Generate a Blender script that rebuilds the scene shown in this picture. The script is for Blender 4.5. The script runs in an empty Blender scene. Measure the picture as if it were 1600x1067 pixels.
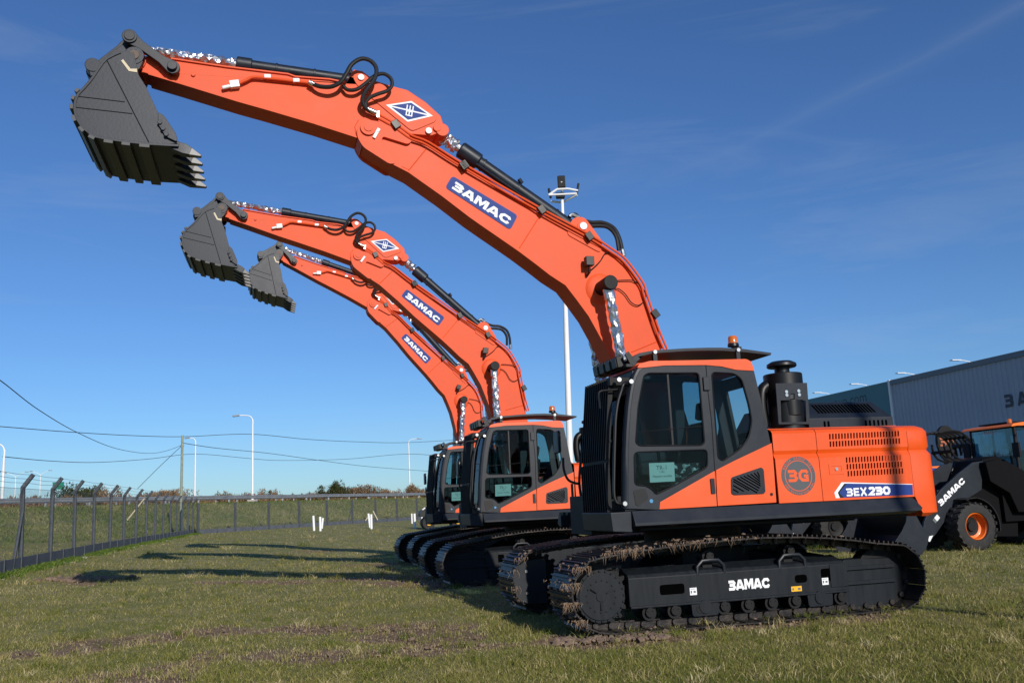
import bpy, bmesh, math, random
import numpy as np
from mathutils import Vector, Matrix
from mathutils.geometry import tessellate_polygon
random.seed(7); rng = np.random.default_rng(7)
C = bpy.context.scene.collection
R = math.radians
# ------------------------------------------------------------------ camera
cam_d = bpy.data.cameras.new('camera'); cam = bpy.data.objects.new('camera', cam_d); C.objects.link(cam)
cam_d.sensor_width = 36; cam_d.lens = 36*1437.28/1600; cam_d.clip_start = .1; cam_d.clip_end = 5000
PITCH, ROLL, EYE = .1759, .047, 1.4239
fw = Vector((0, math.cos(PITCH), math.sin(PITCH))); rt = Vector((1, 0, 0)); up = rt.cross(fw)
r2 = math.cos(ROLL)*rt - math.sin(ROLL)*up; u2 = math.sin(ROLL)*rt + math.cos(ROLL)*up
M = Matrix.Identity(4)
for i in range(3):
    M[i][0] = r2[i]; M[i][1] = u2[i]; M[i][2] = -fw[i]
M[2][3] = EYE
cam.matrix_world = M
bpy.context.scene.camera = cam
# ------------------------------------------------------------------ sun and sky
SUN_EL, SUN_AZ = R(23.0), R(-65.3)      # azimuth counted from +X
sd = Vector((math.cos(SUN_EL)*math.cos(SUN_AZ), math.cos(SUN_EL)*math.sin(SUN_AZ), math.sin(SUN_EL)))
sl = bpy.data.lights.new('sun', 'SUN'); sl.energy = 4.2; sl.angle = R(.53); sl.color = (1, .93, .84)
so = bpy.data.objects.new('sun', sl); C.objects.link(so); so.rotation_euler = (-sd).to_track_quat('-Z', 'Y').to_euler(); so.location = (0, 0, 40)
w = bpy.data.worlds.new('World'); bpy.context.scene.world = w; w.use_nodes = True
nt = w.node_tree; N = nt.nodes; L = nt.links; N.clear()
sky = N.new('ShaderNodeTexSky'); sky.sky_type = 'NISHITA'; sky.sun_disc = False
sky.sun_elevation = SUN_EL; sky.sun_rotation = math.pi/2 - SUN_AZ
sky.air_density = 1.0; sky.dust_density = .25; sky.ozone_density = 3.2; sky.altitude = 100
tc = N.new('ShaderNodeTexCoord')
mp = N.new('ShaderNodeMapping'); mp.inputs['Rotation'].default_value = (.25, .55, .3); mp.inputs['Scale'].default_value = (1.0, 2.2, 9)
L.new(tc.outputs['Generated'], mp.inputs[0])
nz = N.new('ShaderNodeTexNoise'); nz.inputs['Scale'].default_value = 1.6; nz.inputs['Detail'].default_value = 8; nz.inputs['Roughness'].default_value = .62; nz.inputs['Distortion'].default_value = .6
L.new(mp.outputs[0], nz.inputs['Vector'])
cr = N.new('ShaderNodeValToRGB'); cr.color_ramp.elements[0].position = .53; cr.color_ramp.elements[0].color = (0, 0, 0, 1); cr.color_ramp.elements[1].position = .85; cr.color_ramp.elements[1].color = (.22, .22, .22, 1)
L.new(nz.outputs[0], cr.inputs[0])
mx = N.new('ShaderNodeMix'); mx.data_type = 'RGBA'; # one long thin vapour streak high on the right
def _m(op, a, b=None):
    m = N.new('ShaderNodeMath'); m.operation = op
    for i, v in enumerate((a, b)):
        if v is None: continue
        if isinstance(v, (int, float)): m.inputs[i].default_value = v
        else: L.new(v, m.inputs[i])
    return m.outputs[0]
def _dot(v):
    d = N.new('ShaderNodeVectorMath'); d.operation = 'DOT_PRODUCT'; L.new(tc.outputs['Generated'], d.inputs[0]); d.inputs[1].default_value = v; return d.outputs['Value']
_n2 = N.new('ShaderNodeTexNoise'); _n2.inputs['Scale'].default_value = 7; _n2.inputs['Detail'].default_value = 6; L.new(tc.outputs['Generated'], _n2.inputs['Vector'])
_off = _m('ADD', _dot((0.3908, 0.2445, -0.8874)), _m('MULTIPLY', _m('SUBTRACT', _n2.outputs[0], .5), .02))
_band = _m('MULTIPLY', _m('EXPONENT', _m('MULTIPLY', _m('POWER', _m('DIVIDE', _m('ABSOLUTE', _off), .007), 1.2), -1)), .085)
_near = N.new('ShaderNodeMapRange'); _near.interpolation_type = 'SMOOTHSTEP'; _near.inputs[1].default_value = .945; _near.inputs[2].default_value = .998; L.new(_dot((0.3989, 0.8246, 0.4011)), _near.inputs[0])
_streak = _m('MULTIPLY', _m('MULTIPLY', _band, _near.outputs[0]), _m('MULTIPLY', _n2.outputs[0], 1.6))
L.new(_m('ADD', cr.outputs[0], _streak), mx.inputs[0])
hs = N.new('ShaderNodeMix'); hs.data_type = 'RGBA'; hs.blend_type = 'MULTIPLY'; hs.inputs[0].default_value = 1
L.new(sky.outputs[0], hs.inputs[6]); hs.inputs[7].default_value = (.57, .82, 1.16, 1)
L.new(hs.outputs[2], mx.inputs[6]); mx.inputs[7].default_value = (4.6, 5.3, 6.2, 1)
bg = N.new('ShaderNodeBackground'); bg.inputs[1].default_value = .094
L.new(mx.outputs[2], bg.inputs[0]); ow = N.new('ShaderNodeOutputWorld'); L.new(bg.outputs[0], ow.inputs[0])
vs = bpy.context.scene.view_settings; vs.view_transform = 'Standard'; vs.look = 'None'; vs.gamma = 1; vs.exposure = 0
bpy.context.scene.cycles.max_bounces = 8
# ------------------------------------------------------------------ materials
def mat(name, col, rough=.5, metal=0, var=0, vscale=3, bump=0, bscale=60, coat=0, dust=0, dustcol=(.2, .15, .11), spec=.5, streak=False):
    m = bpy.data.materials.new(name); m.use_nodes = True; t = m.node_tree; n = t.nodes; l = t.links
    b = n['Principled BSDF']; b.inputs['Roughness'].default_value = rough; b.inputs['Metallic'].default_value = metal
    b.inputs['Coat Weight'].default_value = coat; b.inputs['Coat Roughness'].default_value = .12; b.inputs['Specular IOR Level'].default_value = spec
    b.inputs['Base Color'].default_value = (*col, 1)
    tcn = n.new('ShaderNodeTexCoord'); src = None
    if var or dust:
        ns = n.new('ShaderNodeTexNoise'); ns.inputs['Scale'].default_value = vscale; ns.inputs['Detail'].default_value = 8; ns.inputs['Roughness'].default_value = .65
        if streak:
            mpn = n.new('ShaderNodeMapping'); mpn.inputs['Scale'].default_value = (5, 5, .6); l.new(tcn.outputs['Object'], mpn.inputs[0]); l.new(mpn.outputs[0], ns.inputs['Vector'])
        else: l.new(tcn.outputs['Object'], ns.inputs['Vector'])
        r = n.new('ShaderNodeMapRange'); r.inputs[1].default_value = .3; r.inputs[2].default_value = .7; r.inputs[3].default_value = 1-var; r.inputs[4].default_value = 1+var
        l.new(ns.outputs[0], r.inputs[0])
        mxx = n.new('ShaderNodeMix'); mxx.data_type = 'RGBA'; mxx.blend_type = 'MULTIPLY'; mxx.inputs[0].default_value = 1; mxx.inputs[6].default_value = (*col, 1)
        l.new(r.outputs[0], mxx.inputs[7]); src = mxx.outputs[2]
        if dust:
            r3 = n.new('ShaderNodeMapRange'); r3.inputs[1].default_value = .42; r3.inputs[2].default_value = .72; r3.inputs[3].default_value = 0; r3.inputs[4].default_value = dust
            l.new(ns.outputs[0], r3.inputs[0])
            m3 = n.new('ShaderNodeMix'); m3.data_type = 'RGBA'; l.new(r3.outputs[0], m3.inputs[0]); l.new(src, m3.inputs[6]); m3.inputs[7].default_value = (*dustcol, 1); src = m3.outputs[2]
        l.new(src, b.inputs['Base Color'])
        rr = n.new('ShaderNodeMapRange'); rr.inputs[3].default_value = max(.02, rough-.08); rr.inputs[4].default_value = min(1, rough+.12); l.new(ns.outputs[0], rr.inputs[0]); l.new(rr.outputs[0], b.inputs['Roughness'])
    if bump:
        nb = n.new('ShaderNodeTexNoise'); nb.inputs['Scale'].default_value = bscale; nb.inputs['Detail'].default_value = 4; l.new(tcn.outputs['Object'], nb.inputs['Vector'])
        bb = n.new('ShaderNodeBump'); bb.inputs['Strength'].default_value = bump; bb.inputs['Distance'].default_value = .01; l.new(nb.outputs[0], bb.inputs['Height']); l.new(bb.outputs[0], b.inputs['Normal'])
    return m
ORANGE = mat('orange_paint', (.76, .085, .006), .38, var=.07, vscale=1.6, bump=.10, bscale=3.5, coat=.08, dust=.05, dustcol=(.42, .28, .18))
ORANGE2 = mat('orange_red_boom_paint', (.70, .078, .014), .52, var=.10, vscale=1.3, bump=.14, bscale=3, spec=.3, dust=.05, dustcol=(.74, .18, .07))
DARK = mat('charcoal_paint', (.012, .016, .023), .42, var=.12, vscale=4, bump=.04, bscale=25, spec=.35, dust=.035, dustcol=(.11, .10, .09))
DARKB = mat('bucket_paint', (.009, .014, .024), .42, var=.16, vscale=6, bump=.08, bscale=30, spec=.35, dust=.10, dustcol=(.09, .09, .09))
FRAME = mat('track_frame_paint', (.008, .011, .015), .5, var=.2, vscale=3, bump=.06, bscale=40, dust=.10, dustcol=(.06, .053, .048), streak=True, spec=.22)
BLACK = mat('black_plastic', (.006, .0065, .0075), .4, var=.1, spec=.35)
MATTE = mat('matte_black_steel', (.006, .006, .007), .6, var=.1, spec=.3)
STEELT = mat('track_steel', (.022, .020, .020), .42, metal=.5, var=.4, vscale=7, bump=.3, bscale=60, dust=.55, dustcol=(.09, .065, .05))
RUB = mat('rubber', (.014, .014, .014), .75, var=.25, vscale=9, bump=.2, bscale=50, dust=.2, dustcol=(.07, .06, .05))
HOSE = mat('hose_rubber', (.013, .012, .011), .36)
CHROME = mat('bare_steel', (.62, .62, .60), .28, metal=1, var=.15, vscale=20)
WHITE = mat('white_paint', (.78, .78, .77), .5, var=.04)
WPIPE = mat('white_pipe', (.82, .82, .80), .4, var=.04)
BLUE = mat('blue_vinyl', (.014, .042, .21), .6, spec=.3, var=.04)
RED = mat('red_vinyl', (.5, .03, .02), .4)
WVIN = mat('white_vinyl', (.80, .81, .82), .6, spec=.3)
GREYV = mat('grey_vinyl', (.085, .09, .095), .35, coat=.1)
YEL = mat('yellow_paint', (.80, .42, .01), .45, var=.05)
PAPER = mat('pale_green_paper', (.62, .78, .70), .7, var=.03)
PAPW = mat('crumpled_paper', (.55, .68, .65), .7, var=.08, vscale=20, bump=.8, bscale=25)
INK = mat('ink', (.12, .14, .14), .7)
SEAT = mat('seat_fabric', (.035, .034, .036), .85, var=.2, vscale=15)
INTER = mat('cab_lining', (.015, .016, .017), .7, var=.1)
MUD = mat('dried_mud', (.185, .128, .088), .95, var=.45, vscale=18, bump=1, bscale=50)
ROOT = mat('dry_roots', (.26, .175, .11), .95, var=.4, vscale=30)
CONC = mat('concrete_post', (.055, .066, .078), .85, var=.2, vscale=8, bump=.3, bscale=40, dust=.12, dustcol=(.2, .2, .18))
SLAB = mat('concrete_slab', (.085, .095, .115), .85, var=.25, vscale=2, bump=.3, bscale=40)
RUBBLE = mat('pale_rubble', (.42, .40, .37), .9, var=.25, vscale=10, bump=.6)
GALV = mat('galvanised_steel', (.42, .43, .44), .5, metal=.7, var=.15, vscale=2)
WIRE = mat('fence_wire', (.22, .23, .24), .6, metal=.3)
CABLE = mat('cable', (.02, .02, .022), .6)
WOOD = mat('weathered_wood', (.24, .27, .20), .85, var=.25, vscale=6)
BAMB = mat('pale_cane', (.60, .52, .36), .7, var=.1)
WALL = mat('corrugated_blue_grey_sheet', (.36, .405, .48), .55, var=.06, vscale=.6, spec=.35)
TRIM = mat('roof_trim', (.15, .18, .22), .6, var=.05)
TEAL = mat('teal_banner', (.07, .20, .23), .6, var=.05)
NAVY = mat('dark_navy_lettering', (.025, .03, .05), .5)
ORIM = mat('orange_rim_paint', (.85, .17, .01), .4, coat=.2, dust=.15, dustcol=(.2, .12, .08), vscale=12)
AMBER = bpy.data.materials.new('amber_lens'); AMBER.use_nodes = True
_b = AMBER.node_tree.nodes['Principled BSDF']; _b.inputs['Base Color'].default_value = (.85, .20, .01, 1); _b.inputs['Roughness'].default_value = .15; _b.inputs['Coat Weight'].default_value = .5; _b.inputs['Transmission Weight'].default_value = .35
def glass(name, tint, refl=.9):
    m = bpy.data.materials.new(name); m.use_nodes = True; t = m.node_tree; n = t.nodes; l = t.links; n.clear()
    o = n.new('ShaderNodeOutputMaterial'); mi = n.new('ShaderNodeMixShader'); tr = n.new('ShaderNodeBsdfTransparent'); gl = n.new('ShaderNodeBsdfGlossy'); fr = n.new('ShaderNodeFresnel')
    fr.inputs[0].default_value = 1.32; tr.inputs[0].default_value = (*tint, 1); gl.inputs[0].default_value = (refl, refl, refl, 1); gl.inputs['Roughness'].default_value = 0
    l.new(fr.outputs[0], mi.inputs[0]); l.new(tr.outputs[0], mi.inputs[1]); l.new(gl.outputs[0], mi.inputs[2]); l.new(mi.outputs[0], o.inputs[0]); return m
GLASS = glass('tinted_glass', (.62, .74, .76), .42); GLASSB = glass('blue_glass', (.52, .72, .82))
# crinkled foil
BLK2 = mat('loader_chassis_black', (.004, .004, .005), .7, spec=.1)
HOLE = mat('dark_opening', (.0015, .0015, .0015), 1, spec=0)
FOIL = bpy.data.materials.new('crinkled_foil'); FOIL.use_nodes = True
def _foil():
    t = FOIL.node_tree; n = t.nodes; l = t.links; b = n['Principled BSDF']; b.inputs['Metallic'].default_value = .95; b.inputs['Roughness'].default_value = .34; b.inputs['Base Color'].default_value = (.62, .63, .66, 1)
    tcn = n.new('ShaderNodeTexCoord'); v = n.new('ShaderNodeTexVoronoi'); v.inputs['Scale'].default_value = 5; v2 = n.new('ShaderNodeTexNoise'); v2.inputs['Scale'].default_value = 14; v2.inputs['Detail'].default_value = 3
    l.new(tcn.outputs['Object'], v.inputs['Vector']); l.new(tcn.outputs['Object'], v2.inputs['Vector'])
    a = n.new('ShaderNodeMath'); a.operation = 'ADD'; l.new(v.outputs[0], a.inputs[0]); l.new(v2.outputs[0], a.inputs[1])
    bb = n.new('ShaderNodeBump'); bb.inputs['Strength'].default_value = .9; bb.inputs['Distance'].default_value = .018; l.new(a.outputs[0], bb.inputs['Height']); l.new(bb.outputs[0], b.inputs['Normal'])
_foil()
# ------------------------------------------------------------------ helpers
def finish(bm, smooth=35, bevel=0):
    me = bpy.data.meshes.new('mesh')
    bmesh.ops.recalc_face_normals(bm, faces=bm.faces[:])
    bm.to_mesh(me); bm.free()
    if smooth:
        me.polygons.foreach_set('use_smooth', [True]*len(me.polygons)); me.set_sharp_from_angle(angle=R(smooth))
    return me
NOSPLIT = ('lettering', 'print', 'mud', 'roots', 'track', 'grille_slot', 'front_guard', 'grass', 'soil', 'heap', 'rubble', 'monogram', 'pictogram', 'chain_link', 'blue_field', 'wall', 'foliage', 'cover_plate', 'badge', 'grapple', 'crown', 'hood_side', 'counterweight', 'plastic_sheet', 'bucket', 'cab_', 'air_cleaner', 'seat')
def clusters(bm):
    bm.verts.ensure_lookup_table(); seen = {}; comps = []
    for v in bm.verts:
        if v.index in seen: continue
        st = [v]; seen[v.index] = len(comps); mem = [v]
        while st:
            a = st.pop()
            for e in a.link_edges:
                b = e.other_vert(a)
                if b.index not in seen: seen[b.index] = len(comps); st.append(b); mem.append(b)
        lo = [min(q.co[i] for q in mem)-.006 for i in range(3)]; hi = [max(q.co[i] for q in mem)+.006 for i in range(3)]; comps.append((lo, hi))
    par = list(range(len(comps)))
    def find(i):
        while par[i] != i: i = par[i]
        return i
    for i in range(len(comps)):
        for j in range(i):
            if all(comps[i][0][k] < comps[j][1][k] and comps[j][0][k] < comps[i][1][k] for k in range(3)): par[find(i)] = find(j)
    return seen, [find(i) for i in range(len(comps))]
def obj(name, bm, m, parent=None, bevel=0, smooth=35, label=None, loc=None):
    if isinstance(bm, bmesh.types.BMesh) and parent is not None and name != 'cab' and not any(k in name for k in NOSPLIT):
        bm.verts.index_update(); seen, root = clusters(bm); ids = sorted(set(root))
        if 1 < len(ids) <= 60:
            first = None
            for c in ids:
                b2 = bm.copy(); b2.verts.ensure_lookup_table()
                bmesh.ops.delete(b2, geom=[v for v in b2.verts if root[seen[v.index]] != c], context='VERTS')
                o = obj1(name, b2, m, parent, bevel, smooth, label, loc); first = first or o
            bm.free(); return first
    return obj1(name, bm, m, parent, bevel, smooth, label, loc)
def obj1(name, bm, m, parent=None, bevel=0, smooth=35, label=None, loc=None):
    me = finish(bm, smooth) if isinstance(bm, bmesh.types.BMesh) else bm
    o = bpy.data.objects.new(name, me); C.objects.link(o)
    for mm in (m if isinstance(m, (list, tuple)) else [m]): me.materials.append(mm)
    if parent: o.parent = parent
    if bevel:
        md = o.modifiers.new('bevel', 'BEVEL'); md.width = bevel; md.segments = 2; md.limit_method = 'ANGLE'; md.angle_limit = R(35); md.harden_normals = True
    if label: o['label'] = label
    if loc: o.location = loc
    return o
def thing(name, label, cat, loc=(0, 0, 0), rotz=0, group=None):
    o = bpy.data.objects.new(name, None); C.objects.link(o); o.location = loc; o.rotation_euler = (0, 0, rotz); o.empty_display_size = .3
    return tag(o, label, cat, group)
def tag(o, label=None, cat=None, group=None, kind=None):
    if label: o['label'] = label
    if cat: o['category'] = cat
    if group: o['group'] = group
    if kind: o['kind'] = kind
    return o
def copy_tree(o, parent=None):
    c = o.copy(); C.objects.link(c); c.parent = parent
    for ch in list(o.children): copy_tree(ch, c)
    return c
def B(): return bmesh.new()
def box(bm, x0, x1, y0, y1, z0, z1, M=None):
    v = [bm.verts.new((x, y, z)) for x in (x0, x1) for y in (y0, y1) for z in (z0, z1)]
    for f in ((0, 1, 3, 2), (4, 6, 7, 5), (0, 4, 5, 1), (2, 3, 7, 6), (0, 2, 6, 4), (1, 5, 7, 3)): bm.faces.new([v[i] for i in f])
    if M is not None: bmesh.ops.transform(bm, matrix=M, verts=v)
    return v
def plate(bm, prof, y0, y1, holes=(), yf=None):
    """prism of an (x,z) outline between y0 and y1, with holes; yf(x,z,side) may shift y"""
    loops = [list(prof)] + [list(h) for h in holes]
    tri = tessellate_polygon([[Vector((x, z, 0)) for x, z in lp] for lp in loops])
    flat = [p for lp in loops for p in lp]
    Y = (lambda x, z, s: (y0, y1)[s]) if yf is None else yf
    a = [bm.verts.new((x, Y(x, z, 0), z)) for x, z in flat]; b = [bm.verts.new((x, Y(x, z, 1), z)) for x, z in flat]
    for t in tri:
        try: bm.faces.new([a[i] for i in t]); bm.faces.new([b[i] for i in reversed(t)])
        except ValueError: pass
    k = 0
    for lp in loops:
        n = len(lp)
        for i in range(n):
            j = (i+1) % n
            try: bm.faces.new((a[k+i], a[k+j], b[k+j], b[k+i]))
            except ValueError: pass
        k += n
def strip(bm, A_, B_, y0, y1):
    """prism between two matching (x,z) rows, quad by quad"""
    R_ = [[bm.verts.new((p[0], y, p[1])) for p in row] for row in (A_, B_) for y in (y0, y1)]
    a0, a1, b0, b1 = R_
    for i in range(len(A_)-1):
        for p, q in ((a0, a1), (b0, b1), (a0, b0), (a1, b1)): bm.faces.new((p[i], p[i+1], q[i+1], q[i]))
    for i in (0, -1): bm.faces.new((a0[i], a1[i], b1[i], b0[i]))
def frame_of(d):
    d = d.normalized(); a = Vector((0, 0, 1)) if abs(d.z) < .9 else Vector((1, 0, 0)); s = d.cross(a).normalized(); return s, s.cross(d).normalized()
def tube(bm, pts, r, seg=10, cap=True):
    pts = [Vector(p) for p in pts]; rs = r if isinstance(r, (list, tuple)) else [r]*len(pts); rings = []
    s = None
    for i, p in enumerate(pts):
        d = (pts[min(i+1, len(pts)-1)]-pts[max(i-1, 0)])
        if d.length < 1e-9: d = Vector((0, 0, 1))
        d.normalize()
        if s is None: s, u = frame_of(d)
        else:
            s = (s - d*s.dot(d)); s = s.normalized() if s.length > 1e-6 else frame_of(d)[0]; u = s.cross(d)
        rings.append([bm.verts.new(p + (s*math.cos(2*math.pi*k/seg)+u*math.sin(2*math.pi*k/seg))*rs[i]) for k in range(seg)])
    for i in range(len(rings)-1):
        for k in range(seg): bm.faces.new((rings[i][k], rings[i][(k+1) % seg], rings[i+1][(k+1) % seg], rings[i+1][k]))
    if cap: bm.faces.new(list(reversed(rings[0]))); bm.faces.new(rings[-1])
def spline(pts, n=8):
    P = [Vector(p) for p in pts]; out = []
    for i in range(len(P)-1):
        p0 = P[max(i-1, 0)]; p1 = P[i]; p2 = P[i+1]; p3 = P[min(i+2, len(P)-1)]
        for k in range(n):
            t = k/n; out.append(.5*((2*p1)+(p2-p0)*t+(2*p0-5*p1+4*p2-p3)*t*t+(3*p1-p0-3*p2+p3)*t**3))
    out.append(P[-1]); return out
def cylY(bm, x, z, y0, y1, r, seg=24): tube(bm, [(x, y0, z), (x, y1, z)], r, seg)
def bolts(bm, pts, r=.018, h=.014, seg=6):
    for x, y, z in pts: tube(bm, [(x, y, z), (x, y+h, z)], r, seg)
def rpoly(pts, r=.03, n=4):
    """round the corners of an (x,z) polygon"""
    P = [Vector(p) for p in pts]; out = []
    for i in range(len(P)):
        a, b, c = P[i-1], P[i], P[(i+1) % len(P)]
        ra = min(r, (a-b).length*.45, (c-b).length*.45); p = b+(a-b).normalized()*ra; q = b+(c-b).normalized()*ra
        for k in range(n+1):
            t = k/n; v = p*(1-t)**2+b*2*t*(1-t)+q*t*t; out.append((v.x, v.y))
    return out
def smoothp(pts, n=4, closed=False):
    P = [(p[0], p[1], 0) for p in pts]
    if closed: P = P+[P[0]]
    s = [(v.x, v.y) for v in spline(P, n)]
    return s[:-1] if closed else s
# stroke letters, x right, y up, unit height
ST = {
 '3': (.86, [[(0, .87), (.6, .87), (.73, .72), (.6, .52), (.12, .52)], [(.6, .495), (.75, .30), (.62, .13), (0, .13)]]),
 'A': (1.0, [[(.08, 0), (.40, .9), (.60, .9), (.92, 0)], [(.22, .27), (.78, .27)]]),
 'M': (1.12, [[(.12, 0), (.12, .93), (.26, .93), (.56, .3), (.86, .93), (1.0, .93), (1.0, 0)]]),
 'C': (.95, [[(.88, .66), (.74, .87), (.34, .87), (.13, .66), (.13, .34), (.34, .13), (.74, .13), (.88, .34)]]),
 'E': (.75, [[(.72, .88), (.12, .88), (.12, .12), (.72, .12)], [(.12, .5), (.66, .5)]]),
 'X': (.9, [[(.1, 0), (.8, 1)], [(.1, 1), (.8, 0)]]),
 '2': (.82, [[(.1, .76), (.24, .89), (.58, .89), (.7, .74), (.66, .56), (.12, .12), (.76, .12)]]),
 '0': (.95, [[(.5, .88), (.3, .86), (.13, .66), (.13, .34), (.3, .13), (.62, .13), (.8, .34), (.8, .66), (.62, .86), (.5, .88)]]),
 'G': (.95, [[(.86, .70), (.72, .87), (.34, .87), (.13, .66), (.13, .34), (.34, .13), (.80, .13), (.80, .46), (.5, .46)]]),
 'U': (.9, [[(.12, 1), (.12, .3), (.28, .12), (.62, .12), (.78, .3), (.78, 1)]]),
 'Z': (.85, [[(.08, .88), (.72, .88), (.12, .12), (.78, .12)]]),
}
def strokes(bm, text, org, ux, uy, h, t=.24, gap=.14, sq=1.0):
    """flat letters; ux,uy unit vectors, h height; sq squeezes widths"""
    org, ux, uy = Vector(org), Vector(ux).normalized(), Vector(uy).normalized(); nn = ux.cross(uy); x = 0; k = 0
    for ch in text:
        if ch == ' ': x += .6; continue
        wd, pls = ST[ch]
        for pl in pls:
            k += 1; P = [Vector(p) for p in pl]; Lf = []; Rt = []
            for i, p in enumerate(P):
                d1 = (P[i]-P[i-1]).normalized() if i else (P[1]-P[0]).normalized(); d2 = (P[i+1]-P[i]).normalized() if i < len(P)-1 else d1
                n1 = Vector((-d1.y, d1.x)); n2 = Vector((-d2.y, d2.x)); m = (n1+n2); m = m.normalized() if m.length > 1e-4 else n1
                s = (t/2)/max(.5, m.dot(n1)); Lf.append(p+m*s); Rt.append(p-m*s)
            f = lambda p: org+ux*((x+p.x*sq)*h)+uy*(p.y*h)+nn*(.0006*(k % 3))
            a = [bm.verts.new(f(p)) for p in Lf]; b = [bm.verts.new(f(p)) for p in Rt]
            for i in range(len(P)-1): bm.faces.new((b[i], b[i+1], a[i+1], a[i]))
        x += wd*sq+gap
    return x*h
def stroke_width(text, gap=.14, sq=1.0): return sum((.6 if c == ' ' else ST[c][0]*sq+gap) for c in text)-gap
def font_mesh(text, size):
    cu = bpy.data.curves.new('txt', 'FONT'); cu.body = text; cu.size = size; cu.resolution_u = 3; cu.align_x = 'CENTER'; cu.align_y = 'CENTER'
    o = bpy.data.objects.new('txt', cu); C.objects.link(o); bpy.context.view_layer.update()
    me = bpy.data.meshes.new_from_object(o.evaluated_get(bpy.context.evaluated_depsgraph_get())); bpy.data.objects.remove(o); return me
def font_into(bm, text, size, org, ux, uy):
    me = font_mesh(text, size); ux, uy, org = Vector(ux).normalized(), Vector(uy).normalized(), Vector(org)
    n0 = len(bm.verts); bm.from_mesh(me); bm.verts.ensure_lookup_table()
    for v in bm.verts[n0:]: v.co = org+ux*v.co.x+uy*v.co.y
    bpy.data.meshes.remove(me)
def fquad(bm, pts):
    return bm.faces.new([bm.verts.new(p) for p in pts])
def ring(cx, cz, r, n=28, a0=0, a1=2*math.pi): return [(cx+r*math.cos(a0+(a1-a0)*k/n), cz+r*math.sin(a0+(a1-a0)*k/n)) for k in range(n)]
XF = Vector((-1, 0, 0)); ZU = Vector((0, 0, 1))      # text direction on a machine's left side
# ------------------------------------------------------------------ excavator pieces (machine frame: x forward, y left, z up)
def lump(bm, c, r, seed=None, flat=.7):
    v = bmesh.ops.create_icosphere(bm, subdivisions=1, radius=1)['verts']
    for q in v:
        s = r*random.uniform(.6, 1.25); q.co = Vector((c[0]+q.co.x*s, c[1]+q.co.y*s, c[2]+q.co.z*s*flat))
def build_path():
    P = []
    for k in range(13):
        a = -math.pi/2 + math.pi*k/12*.98; P.append((1.80+.40*math.cos(a), .43+.40*math.sin(a)))
    P += [(1.4, .875), (1.0, .90), (.62, .92), (.2, .93), (-.1, .935), (-.6, .915), (-.95, .885), (-1.3, .84), (-1.6, .79)]
    for k in range(13):
        a = math.pi/2 + math.pi*k/12; P.append((-1.83+.375*math.cos(a), .39+.375*math.sin(a)))
    P += [(-1.2, .012), (0, .008), (1.2, .012)]
    P = [Vector((x, 0, z)) for x, z in P]; P.append(P[0])
    seg = [(P[i+1]-P[i]).length for i in range(len(P)-1)]; tot = sum(seg); n = round(tot/.19); out = []
    for j in range(n):
        s = tot*j/n; i = 0
        while s > seg[i]: s -= seg[i]; i += 1
        out.append((P[i].lerp(P[i+1], s/seg[i]), (P[i+1]-P[i]).normalized()))
    return out
PATH = build_path()
def track_mesh(yc):
    bm = B()
    for p, d in PATH:
        out = Vector((d.z, 0, -d.x))      # outward
        Mx = Matrix(((d.x, 0, out.x, p.x), (0, 1, 0, yc), (d.z, 0, out.z, p.z), (0, 0, 0, 1)))
        box(bm, -.088, .088, -.40, .40, -.012, .004, Mx)
        for gx in (-.066, .0, .062): box(bm, gx-.008, gx+.008, -.395, .395, .004, .030, Mx)
        box(bm, -.096, -.086, -.40, .40, -.02, .002, Mx)
        for s in (-1, 1): 
            box(bm, -.09, .09, s*.075-.018, s*.075+.018, -.075, -.012, Mx)
            tube(bm, [Mx @ Vector((.07, s*.11-.02, -.05)), Mx @ Vector((.07, s*.11+.02, -.05))], .032, 8)
    return finish(bm, 0)
def mud_mesh(yc, heavy):
    bm = B()
    for p, d in PATH:
        if p.z < .05 or p.x < -.2: k = 1 if p.z > .1 else 3
        else: k = (9 if p.x > .6 else 3)*(.25+1.5*abs(math.sin(p.x*4.3+yc)))
        out = Vector((d.z, 0, -d.x))
        for _ in range(int(k*heavy)):
            y = yc+random.choice((random.uniform(-.38, .38), random.uniform(.15, .40)))
            q = p+d*random.uniform(-.09, .09)+out*random.uniform(-.004, .028)
            lump(bm, (q.x, y, q.z), random.uniform(.012, .042), flat=.6)
    return finish(bm, 0)
def root_mesh(yc, n):
    bm = B()
    src = [(p, d) for p, d in PATH if p.x > .15 and p.z > .16]
    for _ in range(n):
        p, d = random.choice(src)
        if random.random() > (.10+.9*abs(math.sin(p.x*4.3+yc))**2)*(1.0 if p.x > 1.0 else .45): continue
        out = Vector((d.z, 0, -d.x)); y = yc+random.choice((random.uniform(-.36, .42), random.uniform(.34, .43), random.uniform(.36, .43)))
        a = Vector((p.x+random.uniform(-.1, .1), y, p.z+.01))+out*.02
        ln = random.uniform(.02, .13) if y > yc+.36 else random.uniform(.02, .06)
        m = a+Vector((random.uniform(-.03, .03), random.uniform(-.01, .03), -ln*.4)); b = a+Vector((random.uniform(-.05, .05), random.uniform(-.01, .05), -ln))
        wv = Vector((.0035, .002, .0015))
        bm.faces.new([bm.verts.new(x) for x in (a-wv, a+wv, m+wv*.8, m-wv*.8)]); bm.faces.new([bm.verts.new(x) for x in (m-wv*.8, m+wv*.8, b)])
    return finish(bm, 0)
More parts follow.
